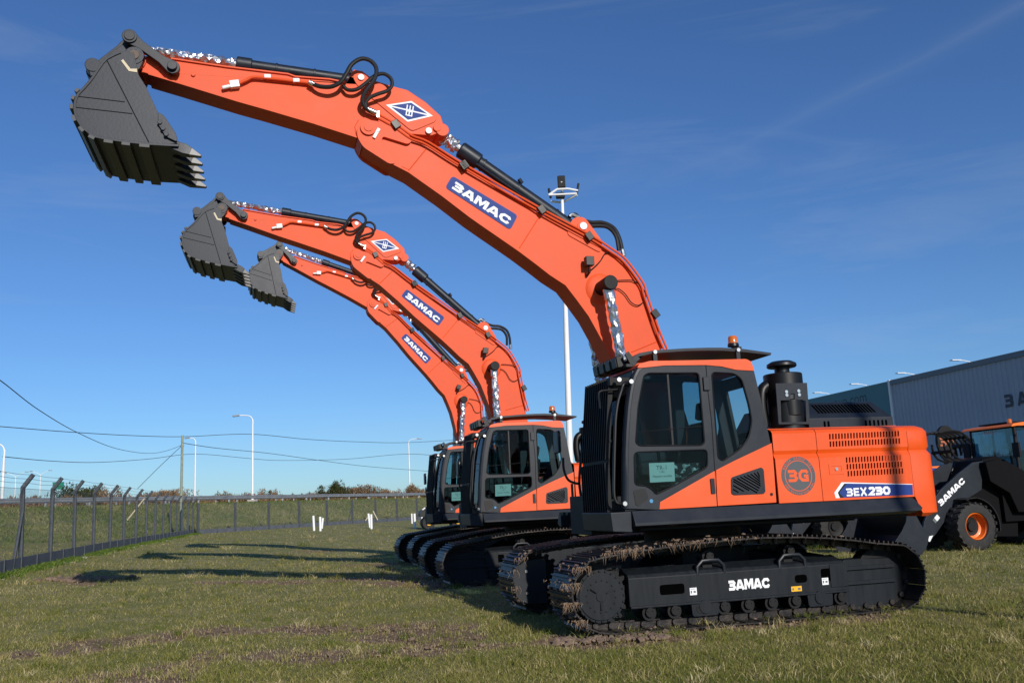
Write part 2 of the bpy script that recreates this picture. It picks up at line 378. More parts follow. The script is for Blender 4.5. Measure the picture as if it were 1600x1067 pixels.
def lumpy_tube(bm, a, b, r0, r1, n=40, seg=16, amp=.22):
    a, b = Vector(a), Vector(b); s, u = frame_of(b-a); rings = []
    for i in range(n+1):
        t = i/n; r = r0+(r1-r0)*t; ring_ = []
        for k in range(seg):
            rr = r*(1+random.uniform(-amp, amp)); an = 2*math.pi*k/seg+random.uniform(-.12, .12)
            ring_.append(bm.verts.new(a.lerp(b, t)+(s*math.cos(an)+u*math.sin(an))*rr+(b-a).normalized()*random.uniform(-.008, .008)))
        rings.append(ring_)
    for i in range(n):
        for k in range(seg):
            q = (rings[i][k], rings[i][(k+1) % seg], rings[i+1][(k+1) % seg], rings[i+1][k])
            if random.random() < .5: bm.faces.new((q[0], q[1], q[2])); bm.faces.new((q[0], q[2], q[3]))
            else: bm.faces.new((q[0], q[1], q[3])); bm.faces.new((q[1], q[2], q[3]))
def linkbar(bm, p, q, r, y0, y1, waist=.7):
    p, q = Vector(p), Vector(q); d = (q-p).normalized(); n = Vector((-d.y, d.x)); a0 = math.atan2(d.y, d.x); out = []
    for k in range(9): a = a0+math.pi/2+math.pi*k/8; out.append((p.x+r*math.cos(a), p.y+r*math.sin(a)))
    for k in range(9): a = a0-math.pi/2+math.pi*k/8; out.append((q.x+r*math.cos(a), q.y+r*math.sin(a)))
    m1 = p.lerp(q, .25); m2 = p.lerp(q, .75)
    out2 = out[:9]+[tuple(m1-n*r*waist), tuple(m2-n*r*waist)]+out[9:]+[tuple(m2+n*r*waist), tuple(m1+n*r*waist)]
    plate(bm, out2, y0, y1)
FOOT = (.15, 1.9)
BOOMTOP = [(3.957, 6.258), (3.544, 6.08)] + [(3.339, 6.01), (2.867, 5.746), (1.929, 5.152), (1.392, 4.87), (0.96, 4.658), (0.737, 4.457), (0.566, 4.186)] + [(0.481, 3.939), (0.371, 3.646), (0.317, 3.354)]
BOOMBOT = [(1.017, 3.191), (1.109, 3.416), (1.203, 3.6), (1.298, 3.785), (1.455, 4.01), (1.592, 4.194), (1.796, 4.325)] + [(1.986, 4.473), (2.201, 4.633), (2.374, 4.752), (2.619, 4.918), (2.823, 5.059), (3.186, 5.337), (3.427, 5.505), (3.595, 5.624), (3.767, 5.708), (4.025, 5.859), (4.193, 5.98)]
ARMPIN = (4.099, 6.169)
BUCKPIN = (6.849, 6.866)
CYLPIN = (1.118, 4.17)
CYLPIN = (CYLPIN[0]-.01, CYLPIN[1]-.02)
CYLLOW = (0.871, 3.127)
ARMREAR = (3.141, 6.224)
ARMCYLBASE = (1.324, 4.993)
BKCYLBASE = (4.182, 6.895)
LINKTOP = (6.906, 7.106)
LINKARM = (6.422, 6.763)
BUCKLINK = (7.299, 6.707)
def V3(p, y): return Vector((p[0], y, p[1]))
pose_of = {}      # object -> 'boom' / 'arm' / 'bucket'
def build_excavator(ex):
    # ---- boom
    base = [(.62, 2.35), (.42, 1.78), (.25, 1.68), (.05, 1.72), (-.05, 1.9), (.02, 2.12)]
    bot = BOOMBOT; last = bot[0]
    outline = list(BOOMTOP)+[(.10, 2.75), (-.04, 2.2), (-.06, 1.85), (.1, 1.68), (.3, 1.72), (.5, 2.1)]+list(bot)
    ax, az = ARMPIN
    endc = [(ax+.17*math.cos(a), az+.17*math.sin(a)) for a in [R(t) for t in (-95, -60, -25, 10, 45, 80)]]
    outline += endc
    bm = B(); plate(bm, outline, -.175, .175); boom = obj('boom', bm, ORANGE2, ex, bevel=.012, smooth=25); pose_of[boom.name] = 'boom'
    # flange lips: the top and bottom cover plates stand a little proud of the webs
    bm = B()
    def lip(pts, th, y0, y1):
        up_ = []; lo = []
        for i, p in enumerate(pts):
            a = Vector(pts[max(i-1, 0)]); b = Vector(pts[min(i+1, len(pts)-1)]); d = (b-a).normalized(); n = Vector((-d.y, d.x)); up_.append(tuple(Vector(p)+n*th)); lo.append(tuple(Vector(p)-n*th))
        strip(bm, up_, lo, y0, y1)
    lip(BOOMTOP, .012, -.205, .205); lip(BOOMBOT, .012, -.205, .205)
    o = obj('cover_plate', bm, ORANGE2, boom, bevel=.003, smooth=25)
    bm = B()
    for s in (1, -1):
        y0, y1 = (.1755, .22) if s > 0 else (-.22, -.1755)
        plate(bm, rpoly([(4.236, 6.163), (4.238, 6.046), (4.165, 5.913), (3.84, 5.709), (3.759, 5.72), (3.934, 5.99), (3.922, 6.072), (3.6, 5.985), (3.543, 6.035), (3.596, 6.127), (3.958, 6.267), (4.109, 6.278), (4.189, 6.247)], .06, 5), y0, y1)
    cylY(bm, ax, az, -.25, .25, .10, 28); cylY(bm, ax, az, -.26, .26, .055, 20)
    obj('arm_pivot_boss', bm, ORANGE2, boom, bevel=.006)
    bm = B(); plate(bm, [(4.049, 6.045), (3.982, 6.173), (3.946, 6.154), (4.015, 6.026)], .227, .247); bolts(bm, [((3.978, 6.126)[0], .247, (3.978, 6.126)[1])], .014, .006)
    obj('pin_lock_plate', bm, WVIN, boom, bevel=.003)
    # weld seams and stiffener lines
    bm = B()
    for a, b in ([(3.369, 5.944), (3.592, 5.653)], [(1.888, 5.116), (2.183, 4.677)], [(0.375, 3.452), (0.737, 3.314)]): tube(bm, [V3(a, .178), V3(b, .178)], .007, 6)
    obj('weld_seam', bm, ORANGE2, boom)
    bm = B(); plate(bm, [(3.455, 5.949), (3.361, 5.933), (3.586, 5.657), (3.683, 5.697)], .1753, .181); obj('doubler_plate', bm, ORANGE2, boom, bevel=.003)
    # logo plate
    q = [Vector((p[0], .1835, p[1])) for p in [(3.132, 5.446), (3.033, 5.609), (2.186, 5.11), (2.297, 4.911)]]
    bm = B(); plate(bm, rpoly([(v.x, v.z) for v in q], .05, 5), .1758, .1815); lp = obj('logo_panel', bm, BLUE, boom)
    ux = (q[3]-q[0]).normalized(); uyv = (q[1]-q[0]); uy = (uyv-ux*uyv.dot(ux)).normalized(); Ln = (q[3]-q[0]).length; H_ = uyv.dot(uy)
    bm = B(); h = H_*.58; sqz = (Ln*.86)/(stroke_width('3AMAC', .1)*h); strokes(bm, '3AMAC', q[0]+ux*Ln*.075+uy*H_*.20, ux*1, uy, h, t=.27, gap=.1*sqz, sq=sqz)
    obj('lettering', bm, WVIN, lp, smooth=0)
    # pipes along the boom top
    bm = B(); pp = [(3.968, 6.362), (3.758, 6.248), (3.548, 6.104)] + [(3.339, 6.029), (2.895, 5.76), (1.889, 5.207), (1.239, 4.875), (0.945, 4.696)]
    qq = [(0.743, 4.545), (0.527, 4.244)] + [(0.486, 4.101), (0.422, 3.87), (0.344, 3.598), (0.249, 3.344)]
    for k, off in enumerate((.0, .046)):
        a = []
        for i, p in enumerate(pp+qq):
            pv = (pp+qq); d = (Vector(pv[min(i+1, len(pv)-1)])-Vector(pv[max(i-1, 0)])).normalized(); n = Vector((-d.y, d.x)); c = Vector(p)+n*off; a.append((c.x, .222, c.y))
        tube(bm, spline(a[(2 if k == 2 else 0):], 4), .0155, 8)
    obj('hydraulic_pipe', bm, ORANGE2, boom)
    bm = B()
    for p in [(3.759, 6.237), (2.897, 5.739)]+[(2.891, 5.744), (1.885, 5.189), (1.252, 4.851)]+[(0.397, 3.818)]:
        Mx = Matrix.Translation((p[0], .235, p[1])) @ Matrix.Rotation(R(35), 4, 'Y'); box(bm, -.045, .045, -.03, .035, -.065, .045, Mx)
    obj('pipe_clamp', bm, BLACK, boom, bevel=.006)
    # arm cylinder bracket on boom top
    bx_, bz_ = ARMCYLBASE; bm = B()
    for s in (-1, 1): plate(bm, rpoly([(bx_+.19, bz_-.02), (bx_+.10, bz_+.12), (bx_-.05, bz_+.13), (bx_-.28, bz_-.20), (bx_-.25, bz_-.36), (bx_+.2, bz_-.12)], .07, 5), s*.17-.02, s*.17+.02)
    cylY(bm, bx_, bz_, -.2, .2, .06); obj('cylinder_bracket', bm, ORANGE2, boom, bevel=.005)
    bm = B(); cylY(bm, bx_-.02, bz_, .2, .215, .05, 20); obj('pin_washer', bm, WVIN, boom)
    # hoses behind the arm cylinder
    bm = B()
    for y, pts in ((.06, [(1.43, 5.165), (1.358, 5.194), (1.279, 5.131), (1.138, 5.094), (0.971, 5.096), (0.819, 5.026), (0.745, 4.88), (0.715, 4.694)]), (.16, [(1.299, 4.987), (1.109, 5.013), (0.943, 5.0), (0.837, 4.883), (0.81, 4.686)])):
        tube(bm, spline([(a, y, b) for a, b in pts], 6), .026, 10)
    obj('hose', bm, HOSE, boom)
    bm = B(); pts = [(1.438, 5.158), (1.398, 5.187), (1.301, 5.149)]; tube(bm, spline([(a, .06, b) for a, b in pts], 4), .03, 10)
    pts = [(0.717, 4.729), (0.702, 4.641)]; tube(bm, [(a, .06, b) for a, b in pts], .034, 10); obj('hose_ferrule', bm, CHROME, boom)
    # boom cylinder pin, boss
    bm = B(); cylY(bm, *CYLPIN, -.56, .56, .095, 24); obj('cylinder_pin', bm, MATTE, boom, bevel=.012)
    bm = B(); tube(bm, [(CYLPIN[0], .175, CYLPIN[1]), (CYLPIN[0], .205, CYLPIN[1])], [.21, .165], 32); tube(bm, [(CYLPIN[0], -.175, CYLPIN[1]), (CYLPIN[0], -.205, CYLPIN[1])], [.21, .165], 32); obj('pin_boss', bm, ORANGE2, boom)
    bm = B(); c = (1.285, 4.489); box(bm, c[0]-.055, c[0]+.055, .235, .335, c[1]-.06, c[1]+.06, None); tube(bm, [(c[0], .185, c[1]-.16), (c[0], .275, c[1]-.14), (c[0], .285, c[1]-.05)], .018, 8)
    wl = obj('work_light', bm, BLACK, boom, bevel=.012)
    bm = B(); tube(bm, spline([(a, .205, b) for a, b in [(1.248, 4.389), (1.162, 4.459), (1.086, 4.536), (1.021, 4.629), (0.95, 4.64)]], 5), .008, 6)
    tube(bm, spline([(a, .205, b) for a, b in [(0.909, 4.259), (0.788, 4.268), (0.656, 4.264), (0.551, 4.191), (0.492, 4.087), (0.51, 4.002), (0.604, 3.933), (0.7, 3.968), (0.78, 4.082), (0.863, 4.148), (0.923, 4.153)]], 5), .007, 6)
    obj('cable', bm, HOSE, boom)
    # ---- arm
    armo = [(6.785, 6.723), (6.778, 6.911), (6.737, 6.94), (6.452, 6.918), (5.815, 6.867), (5.075, 6.832)] + [(4.987, 6.805), (4.565, 6.803), (4.365, 6.78), (4.262, 6.973), (4.151, 6.961), (3.991, 6.842), (3.757, 6.78), (3.572, 6.744), (3.347, 6.6), (3.153, 6.422), (3.121, 6.303), (3.167, 6.195), (3.277, 6.144), (3.536, 6.145)]
    armb = [(3.975, 6.117), (4.179, 5.934), (4.237, 6.062), (4.767, 6.21), (5.345, 6.354)] + [(5.698, 6.441), (6.336, 6.617), (6.759, 6.725)]
    bm = B(); plate(bm, armo+armb, -.165, .165); arm = obj('arm', bm, ORANGE2, ex, bevel=.01, smooth=25); pose_of[arm.name] = 'arm'
    bm = B(); lo_ = [(4.237, 6.054), (4.767, 6.206), (5.345, 6.352)] + [(5.679, 6.432), (5.887, 6.488), (6.336, 6.609), (6.704, 6.704)]
    up2 = []; lo2 = []
    for p in lo_: up2.append((p[0], p[1]+.012)); lo2.append((p[0], p[1]-.012))
    strip(bm, up2, lo2, -.19, .19) 
    tp = [(6.452, 6.923), (5.815, 6.871), (5.075, 6.836)] + [(4.987, 6.809), (4.565, 6.807), (4.365, 6.78)]
    strip(bm, [(a, b+.010) for a, b in tp], [(a, b-.010) for a, b in tp], -.19, .19)
    obj('cover_plate', bm, ORANGE2, arm, bevel=.003, smooth=25)
    bm = B()
    for s in (1, -1): plate(bm, rpoly([(4.153, 6.951), (3.983, 6.818), (3.76, 6.748), (3.586, 6.718), (3.372, 6.571), (3.206, 6.387), (3.233, 6.331), (3.538, 6.18), (3.809, 6.4), (4.048, 6.6), (4.227, 6.759), (4.285, 6.885)], .05, 4), *((.1653, .179) if s > 0 else (-.179, -.1653)))
    obj('head_plate', bm, ORANGE2, arm, bevel=.004)
    # diamond emblem
    dq = [Vector((p[0], .1835, p[1])) for p in [(3.864, 6.513), (3.533, 6.59), (3.26, 6.405), (3.59, 6.302)]]; dc = sum(dq, Vector())/4
    bm = B(); plate(bm, [(v.x, v.z) for v in dq], .1793, .1825); em = obj('diamond_emblem', bm, WVIN, arm)
    bm = B()
    L0, T0, R0, B0 = [dc+(v-dc)*.82 for v in dq]
    e1 = (R0-L0)*.03; nrm = Vector((0, 1, 0)); off_ = (T0-B0).normalized()*.010
    for tri in ((L0+off_+e1, T0, R0+off_-e1), (L0-off_+e1, R0-off_-e1, B0)): fquad(bm, [v+Vector((0, .0008, 0)) for v in tri])
    obj('blue_field', bm, BLUE, em, smooth=0)
    bm = B(); ex_ = (R0-L0).normalized(); ey_ = (T0-B0); ey_ = (ey_-ex_*ey_.dot(ex_)).normalized(); hh = (T0-B0).length*.62; o0 = dc+nrm*.002
    def ms(pl, t):
        for a, b in zip(pl, pl[1:]):
            a = o0+ex_*a[0]*hh+ey_*a[1]*hh; b = o0+ex_*b[0]*hh+ey_*b[1]*hh; d = (b-a).normalized(); n = nrm.cross(d)*t*hh; a = a-d*t*hh*.8; b = b+d*t*hh*.8; z = nrm*random.uniform(.0002, .0015)
            fquad(bm, [a-n+z, b-n+z, b+n+z, a+n+z])
    for pl in ([(-.26, .46), (-.26, .06), (.26, .06), (.26, .46)], [(0, .46), (0, -.44)], [(-.24, -.06), (-.24, -.44), (.24, -.44), (.24, -.06), (-.24, -.06)]): ms(pl, .05)
    obj('monogram', bm, WVIN, em, smooth=0)
    # pins and bosses on the arm
    bm = B(); rx, rz = ARMREAR; cylY(bm, rx, rz, -.185, .187, .085); 
    c = (3.211, 6.245); cylY(bm, c[0], c[1], -.195, .195, .05); bxx = [(6.597, 6.818), (6.193, 6.74)]
    for p in bxx: cylY(bm, p[0], p[1], .165, .187, .026, 14)
    cylY(bm, BUCKPIN[0], BUCKPIN[1], -.195, .195, .12); obj('pin_boss', bm, ORANGE2, arm, bevel=.004)
    bm = B()
    for p in [(3.322, 6.196), (4.172, 6.861)]: cylY(bm, p[0], p[1], .179, .2, .04, 20)
    obj('pin_washer', bm, WVIN, arm)
    # small arm pipework
    bm = B(); tube(bm, spline([(a, .215, b) for a, b in [(5.651, 6.653), (5.572, 6.698), (5.493, 6.742), (5.326, 6.743), (4.999, 6.731), (4.801, 6.721)]], 4), .020, 10); tube(bm, spline([(a, .185, b) for a, b in [(5.345, 6.725), (4.999, 6.715), (4.814, 6.708)]], 4), .012, 8)
    obj('hydraulic_pipe', bm, ORANGE2, arm)
    bm = B(); c = (5.714, 6.633); box(bm, -.06, .055, .17, .24, -.045, .045, Matrix.Translation((c[0], 0, c[1])) @ Matrix.Rotation(R(12), 4, 'Y')); tube(bm, [(c[0]+.05, .215, c[1]-.03), (c[0]+.14, .215, c[1]-.06)], .025, 8)
    for p in [(5.322, 6.759), (4.976, 6.734)]: box(bm, -.04, .04, .17, .235, -.02, .03, Matrix.Translation((p[0], 0, p[1])) @ Matrix.Rotation(R(4), 4, 'Y'))
    obj('pipe_fitting', bm, WHITE, arm, bevel=.006)
    bm = B()
    h1 = [(4.797, 6.714), (4.749, 6.676), (4.671, 6.648), (4.553, 6.648), (4.444, 6.708), (4.373, 6.817), (4.302, 6.942), (4.19, 7.023), (4.08, 7.011), (4.006, 6.934), (4.003, 6.826), (4.055, 6.713), (4.138, 6.599), (4.175, 6.51), (4.156, 6.436), (4.101, 6.391), (4.012, 6.361)]
    tube(bm, spline([(a, .235+.13*math.sin(math.pi*i/(len(h1)-1)), b) for i, (a, b) in enumerate(h1)], 5), .027, 10)
    h2 = [(4.405, 6.703), (4.346, 6.647), (4.236, 6.656), (4.125, 6.74), (4.023, 6.835), (3.91, 6.877), (3.82, 6.83), (3.795, 6.738), (3.854, 6.653), (3.977, 6.6), (4.078, 6.55), (4.13, 6.481), (4.111, 6.418), (4.032, 6.37)]
    tube(bm, spline([(a, .235+.07*math.sin(math.pi*i/(len(h2)-1)), b) for i, (a, b) in enumerate(h2)], 5), .024, 10)
    obj('hose', bm, HOSE, arm)
    bm = B(); tube(bm, [(a, .24, b) for a, b in [(4.823, 6.721), (4.768, 6.683)]], .034, 10); tube(bm, [(a, .265, b) for a, b in [(4.797, 6.708), (4.691, 6.646)]], .018, 8); tube(bm, [(a, .255, b) for a, b in [(4.111, 6.408), (3.982, 6.357)]], .034, 10)
    box(bm, -.02, .02, .165, .255, -.045, .045, Matrix.Translation(((3.978, 6.353)[0], 0, (3.978, 6.353)[1]))); obj('hose_ferrule', bm, CHROME, arm, bevel=.004)
    # ---- links
    bm = B()
    for s in (1, -1): linkbar(bm, LINKTOP, LINKARM, .085, *((.225, .29) if s > 0 else (-.29, -.225)), waist=.62)
    cylY(bm, *LINKTOP, -.33, .33, .06); cylY(bm, *LINKARM, -.34, .34, .055); cylY(bm, *LINKTOP, .29, .315, .085); 
    ln = obj('rocker_link', bm, DARK, ex, bevel=.01); pose_of[ln.name] = 'arm'
    bm = B(); linkbar(bm, LINKTOP, BUCKLINK, .10, -.14, .14, waist=.8); cylY(bm, *BUCKLINK, -.28, .28, .05)
    ln = obj('bucket_link', bm, DARK, ex, bevel=.01); pose_of[ln.name] = 'arm'
    # ---- bucket
    side = [(6.962, 6.753), (6.814, 6.756), (6.756, 6.481), (6.675, 6.348), (6.538, 6.041), (6.45, 5.86), (6.321, 5.676), (6.616, 5.634), (6.822, 5.645), (7.001, 5.66), (7.187, 5.687), (7.298, 5.762), (7.385, 5.872), (7.426, 6.008), (7.421, 6.115), (7.392, 6.204), (7.331, 6.287), (7.251, 6.411), (7.187, 6.535), (7.105, 6.661)]
    bm = B()
    for s in (1, -1): plate(bm, side, *((.57, .60) if s > 0 else (-.60, -.57)))
    shell = [(6.962, 6.753), (7.105, 6.661), (7.187, 6.535), (7.251, 6.411), (7.331, 6.287), (7.392, 6.204), (7.421, 6.115), (7.426, 6.008), (7.385, 5.872), (7.298, 5.762), (7.187, 5.687), (7.001, 5.66), (6.822, 5.645), (6.616, 5.634), (6.307, 5.633)]
    shell = smoothp(shell, 2)
    inn = []
    for i, p in enumerate(shell):
        d = (Vector(shell[min(i+1, len(shell)-1)])-Vector(shell[max(i-1, 0)])).normalized(); n = Vector((-d.y, d.x)); inn.append(tuple(Vector(p)-n*.028))
    strip(bm, shell, inn, -.615, .615)
    bk = obj('bucket', bm, DARKB, ex, bevel=.004, smooth=25); pose_of[bk.name] = 'bucket'
    bm = B()      # ears and pivot
    for s in (1, -1):
        y0, y1 = (.25, .30) if s > 0 else (-.30, -.25)
        plate(bm, [(7.154, 6.64), (7.318, 6.566), (7.336, 6.635), (7.305, 6.699), (7.235, 6.711), (7.108, 6.88), (6.978, 6.995), (6.931, 6.927), (6.841, 6.924), (6.768, 6.869), (6.752, 6.798), (6.783, 6.712), (6.852, 6.635), (6.939, 6.515)], y0, y1)
    cylY(bm, *BUCKPIN, -.31, .31, .11); cylY(bm, *BUCKLINK, -.31, .31, .085); obj('ear', bm, DARKB, bk, bevel=.006)
    bm = B(); cylY(bm, *BUCKPIN, -.325, .325, .055); obj('pivot_pin', bm, mat('rusty_pin', (.10, .06, .035), .6), bk)
    bm = B(); a, b = [(7.105, 6.65), (6.612, 5.638)]; tube(bm, [V3(a, .603), V3(b, .603)], .006, 6)
    a, b = [(7.386, 6.169), (6.894, 6.139)]; tube(bm, [V3(a, .603), V3(b, .603)], .0045, 6); a, b = [(7.41, 6.037), (6.81, 6.002)]; tube(bm, [V3(a, .603), V3(b, .603)], .0045, 6)
    obj('weld_seam', bm, MATTE, bk)
    bm = B()     # wear bars across the bottom
    LB = shell[14:-1]; 
    acc = 0
    for i in range(9, len(shell)-2, 2):
        a, b = Vector(shell[i]), Vector(shell[i+1]); d = (b-a).normalized(); n = Vector((-d.y, d.x))
        q = [tuple(a), tuple(b), tuple(b+n*.036), tuple(a+n*.036)]; plate(bm, q, -.628, .628)
    obj('wear_plate', bm, mat('worn_wear_plate', (.045, .046, .048), .5, var=.4, vscale=25) if 'worn_wear_plate' not in bpy.data.materials else bpy.data.materials['worn_wear_plate'], bk, bevel=.003)
    bm = B()
    for s in (1, -1): plate(bm, rpoly([(6.532, 6.033), (6.465, 5.988), (6.33, 5.771), (6.32, 5.679), (6.446, 5.738), (6.532, 5.885)], .03, 3), *((.6, .635) if s > 0 else (-.635, -.6)))
    bolts(bm, [(a, .635, b) for a, b in [(6.511, 5.902), (6.475, 5.83), (6.439, 5.762)]], .028, .02)
    obj('side_cutter', bm, DARKB, bk, bevel=.004)
    t0, t1 = [(6.318, 5.652), (6.065, 5.561)]; t0 = Vector(t0); t1 = Vector(t1); dd = (t1-t0).normalized(); nn = Vector((-dd.y, dd.x)); Lt = (t1-t0).length
    for yk in (-.52, -.26, 0, .26, .52):
        bm = B()
        def sec(t, hw, hh): c = t0+dd*Lt*t; return [Vector((c.x+nn.x*a*hh, yk+b*hw, c.y+nn.y*a*hh)) for a, b in ((1, 1), (1, -1), (-1, -1), (-1, 1))]
        S_ = [sec(-.25, .055, .055), sec(.28, .062, .062), sec(.55, .05, .045), sec(1, .032, .010)]
        R_ = [[bm.verts.new(v) for v in s_] for s_ in S_]
        for i in range(3):
            for k in range(4):
                f_ = bm.faces.new((R_[i][k], R_[i][(k+1) % 4], R_[i+1][(k+1) % 4], R_[i+1][k])); f_.material_index = 1 if (i == 2 and k in (0, 3)) else 0
        bm.faces.new(R_[0]); bm.faces.new(R_[3]); obj('tooth', bm, [DARKB, mat('worn_tooth_steel', (.13, .13, .13), .45, metal=.3, var=.3, vscale=30) if 'worn_tooth_steel' not in bpy.data.materials else bpy.data.materials['worn_tooth_steel']], bk, bevel=.006, smooth=25)
    bm = B(); plate(bm, [(6.946, 6.637), (6.924, 6.655), (6.843, 6.546), (6.774, 6.552), (6.77, 6.508), (6.86, 6.516)], .601, .607); obj('masking_tape', bm, BAMB, bk)
    # ---- undercarriage
    bm = B(); box(bm, -.75, .75, -.62, .62, .42, .80)
    for sx in (1, -1):
        for sy in (1, -1):
            plate_pts = [Vector((sx*.35, sy*.5, 0)), Vector((sx*.75, sy*.3, 0)), Vector((sx*1.25, sy*1.02, 0)), Vector((sx*.75, sy*1.02, 0))]
            lo = [bm.verts.new(p+Vector((0, 0, .36))) for p in plate_pts]; hi = [bm.verts.new(p+Vector((0, 0, .66 if i > 1 else .78))) for i, p in enumerate(plate_pts)]
            bm.faces.new(lo); bm.faces.new(hi)
            for i in range(4): bm.faces.new((lo[i], lo[(i+1) % 4], hi[(i+1) % 4], hi[i]))
    obj('undercarriage_frame', bm, FRAME, ex, bevel=.01)
    bm = B(); tube(bm, [(0, 0, .78), (0, 0, 1.06)], .62, 40); obj('slewing_ring', bm, MATTE, ex)
    for sgn in (1, -1):
        yc = 1.195*sgn; o_ = 1 if sgn > 0 else -1
        tr = obj('crawler_track', track_mesh(yc), STEELT, ex)
        md = obj('dried_mud', mud_mesh(yc, 1.0 if sgn > 0 else .55), MUD, tr); tag(md, kind='stuff')
        rt_ = obj('dry_grass_roots', root_mesh(yc, 900 if sgn > 0 else 150), ROOT, tr); tag(rt_, kind='stuff')
        def yy(a, b): a, b = yc+a*o_, yc+b*o_; return (min(a, b), max(a, b))
        # frame: cross-section (y offset from centre, z)
        bm = B()
        cs = [(.13, .24), (.13, .56), (.10, .60), (-.10, .66), (-.16, .60), (-.16, .24)]
        for x0, x1 in ((-1.30, 1.45),):
            a = [bm.verts.new((x0, yc+o_*y, z)) for y, z in cs]; b = [bm.verts.new((x1, yc+o_*y, z)) for y, z in cs]
            bm.faces.new(a); bm.faces.new(b)
            for i in range(6): bm.faces.new((a[i], a[(i+1) % 6], b[(i+1) % 6], b[i]))
        y0, y1 = yy(.125, .16); box(bm, -1.32, 1.45, y0, y1, .235, .262)
        fr_ = obj('track_frame', bm, FRAME, ex, bevel=.008)
        bm = B(); y0, y1 = yy(-.14, .10); prof = rpoly([(-1.30, .06), (-1.30, .60), (-1.95, .60), (-2.08, .5), (-2.04, .25), (-1.98, .06)], .05, 3); plate(bm, prof, y0, y1)
        y0, y1 = yy(.10, .135)
        for z in (.50, .33): plate(bm, rpoly([(-1.12, z-.022), (-1.12, z+.022), (-2.0, z+.022), (-2.0, z-.022)], .015, 2), y0, y1)
        plate(bm, [(-1.1, .30), (-1.1, .56), (-1.33, .56), (-1.33, .30)], *yy(.10, .14))
        obj('idler_yoke', bm, FRAME, fr_, bevel=.008)
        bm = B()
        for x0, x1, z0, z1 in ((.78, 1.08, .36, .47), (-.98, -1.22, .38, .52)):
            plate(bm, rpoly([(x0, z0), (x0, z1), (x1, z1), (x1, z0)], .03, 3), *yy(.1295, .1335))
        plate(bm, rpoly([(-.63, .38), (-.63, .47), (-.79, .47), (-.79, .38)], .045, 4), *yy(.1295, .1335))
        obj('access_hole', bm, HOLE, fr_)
        # guards, rollers
        for gx in (.55, -.93):
            bm = B(); plate(bm, rpoly([(gx-.16, .10), (gx-.17, .25), (gx+.17, .25), (gx+.16, .10)], .03, 3), *yy(.12, .15)); cylY(bm, gx, .20, *yy(.14, .165), .075, 20); obj('track_guide', bm, FRAME, fr_, bevel=.006)
        for k in range(9):
            gx = 1.22-k*.305; bm = B(); cylY(bm, gx, .175, *yy(-.12, .12), .085, 20); cylY(bm, gx, .185, *yy(.10, .155), .055, 10); bolts(bm, [(gx-.03, yy(.15, .158)[1], .20), (gx+.03, yy(.15, .158)[1], .20)], .008, .006); obj('roller', bm, MATTE, fr_, bevel=.006)
        for gx in (.43, -.62):
            bm = B(); cylY(bm, gx, .745, *yy(-.1, .08), .075, 20); cylY(bm, gx, .745, *yy(.08, .13), .05, 8); box(bm, gx-.06, gx+.06, *yy(-.02, .04), .6, .75)
            bolts(bm, [(gx-.03, yy(.12, .132)[1], .76), (gx+.03, yy(.12, .132)[1], .76)], .009, .006); obj('carrier_roller', bm, MATTE, fr_, bevel=.006)
            bm = B(); yk = yc+o_*.115; tube(bm, [(gx+.17, yk, .55), (gx+.165, yk, .64), (gx+.10, yk, .70), (gx, yk, .705), (gx-.10, yk, .70), (gx-.165, yk, .64), (gx-.17, yk, .55)], .022, 10); obj('guard_loop', bm, DARK, fr_)
        # sprocket and motor
        bm = B(); pr = []
        for k in range(21):
            a = 2*math.pi*k/21
            for da, r_ in ((-.09, .335), (-.05, .385), (.05, .385), (.09, .335)): pr.append((1.80+r_*math.cos(a+da), .41+r_*math.sin(a+da)))
        plate(bm, pr, *yy(-.035, .035)); sp = obj('sprocket', bm, MATTE, fr_, bevel=.004)
        bm = B(); cylY(bm, 1.80, .40, *yy(.03, .17), .285, 40); cylY(bm, 1.80, .40, *yy(.17, .185), .255, 40); bb = []
        yb = yy(.17, .188)
        for k in range(24): a = 2*math.pi*k/24; tube(bm, [(1.80+.268*math.cos(a), yb[0], .40+.268*math.sin(a)), (1.80+.268*math.cos(a), yb[1], .40+.268*math.sin(a))], .013, 6)
        tube(bm, [(1.80, yb[0], .40), (1.80, yb[1]+.006*o_, .40)], .06, 16)
        for k in range(16): a = 2*math.pi*k/16+.1; tube(bm, [(1.80+.17*math.cos(a), yy(.17, .196)[0 if o_ < 0 else 0], .40+.17*math.sin(a)), (1.80+.17*math.cos(a), yy(.17, .196)[1], .40+.17*math.sin(a))], .011, 6)
        for k in range(3): a = 2*math.pi*k/3+.6; tube(bm, [(1.80+.07*math.cos(a), yy(.18, .192)[1], .40+.07*math.sin(a)), (1.80+.15*math.cos(a), yy(.18, .192)[1], .40+.15*math.sin(a))], .010, 6)
        obj('final_drive', bm, MATTE if False else FRAME, fr_, bevel=.006)
        bm = B(); cylY(bm, -1.83, .40, *yy(-.09, .09), .33, 40); obj('idler', bm, MATTE, fr_, bevel=.01)
        bm = B(); dpl = [(1.70-.28*(sgn > 0), .12), (1.70-.28*(sgn > 0), .70)]+[(1.88-.28*(sgn > 0)+.31*math.cos(a), .41+.29*math.sin(a)) for a in [math.pi/2-math.pi*k/14 for k in range(15)]]
        plate(bm, dpl, *yy(-.22, -.12)); bz = yc-o_*.22; 
        mc = obj('motor_cover', bm, DARK, fr_, bevel=.012); bm = B(); 
        for z in (.27, .55): tube(bm, [(1.98-.28*(sgn > 0), bz, z), (1.98-.28*(sgn > 0), bz-o_*.012, z)], .02, 8)
        obj('cover_bolt', bm, CHROME, mc)
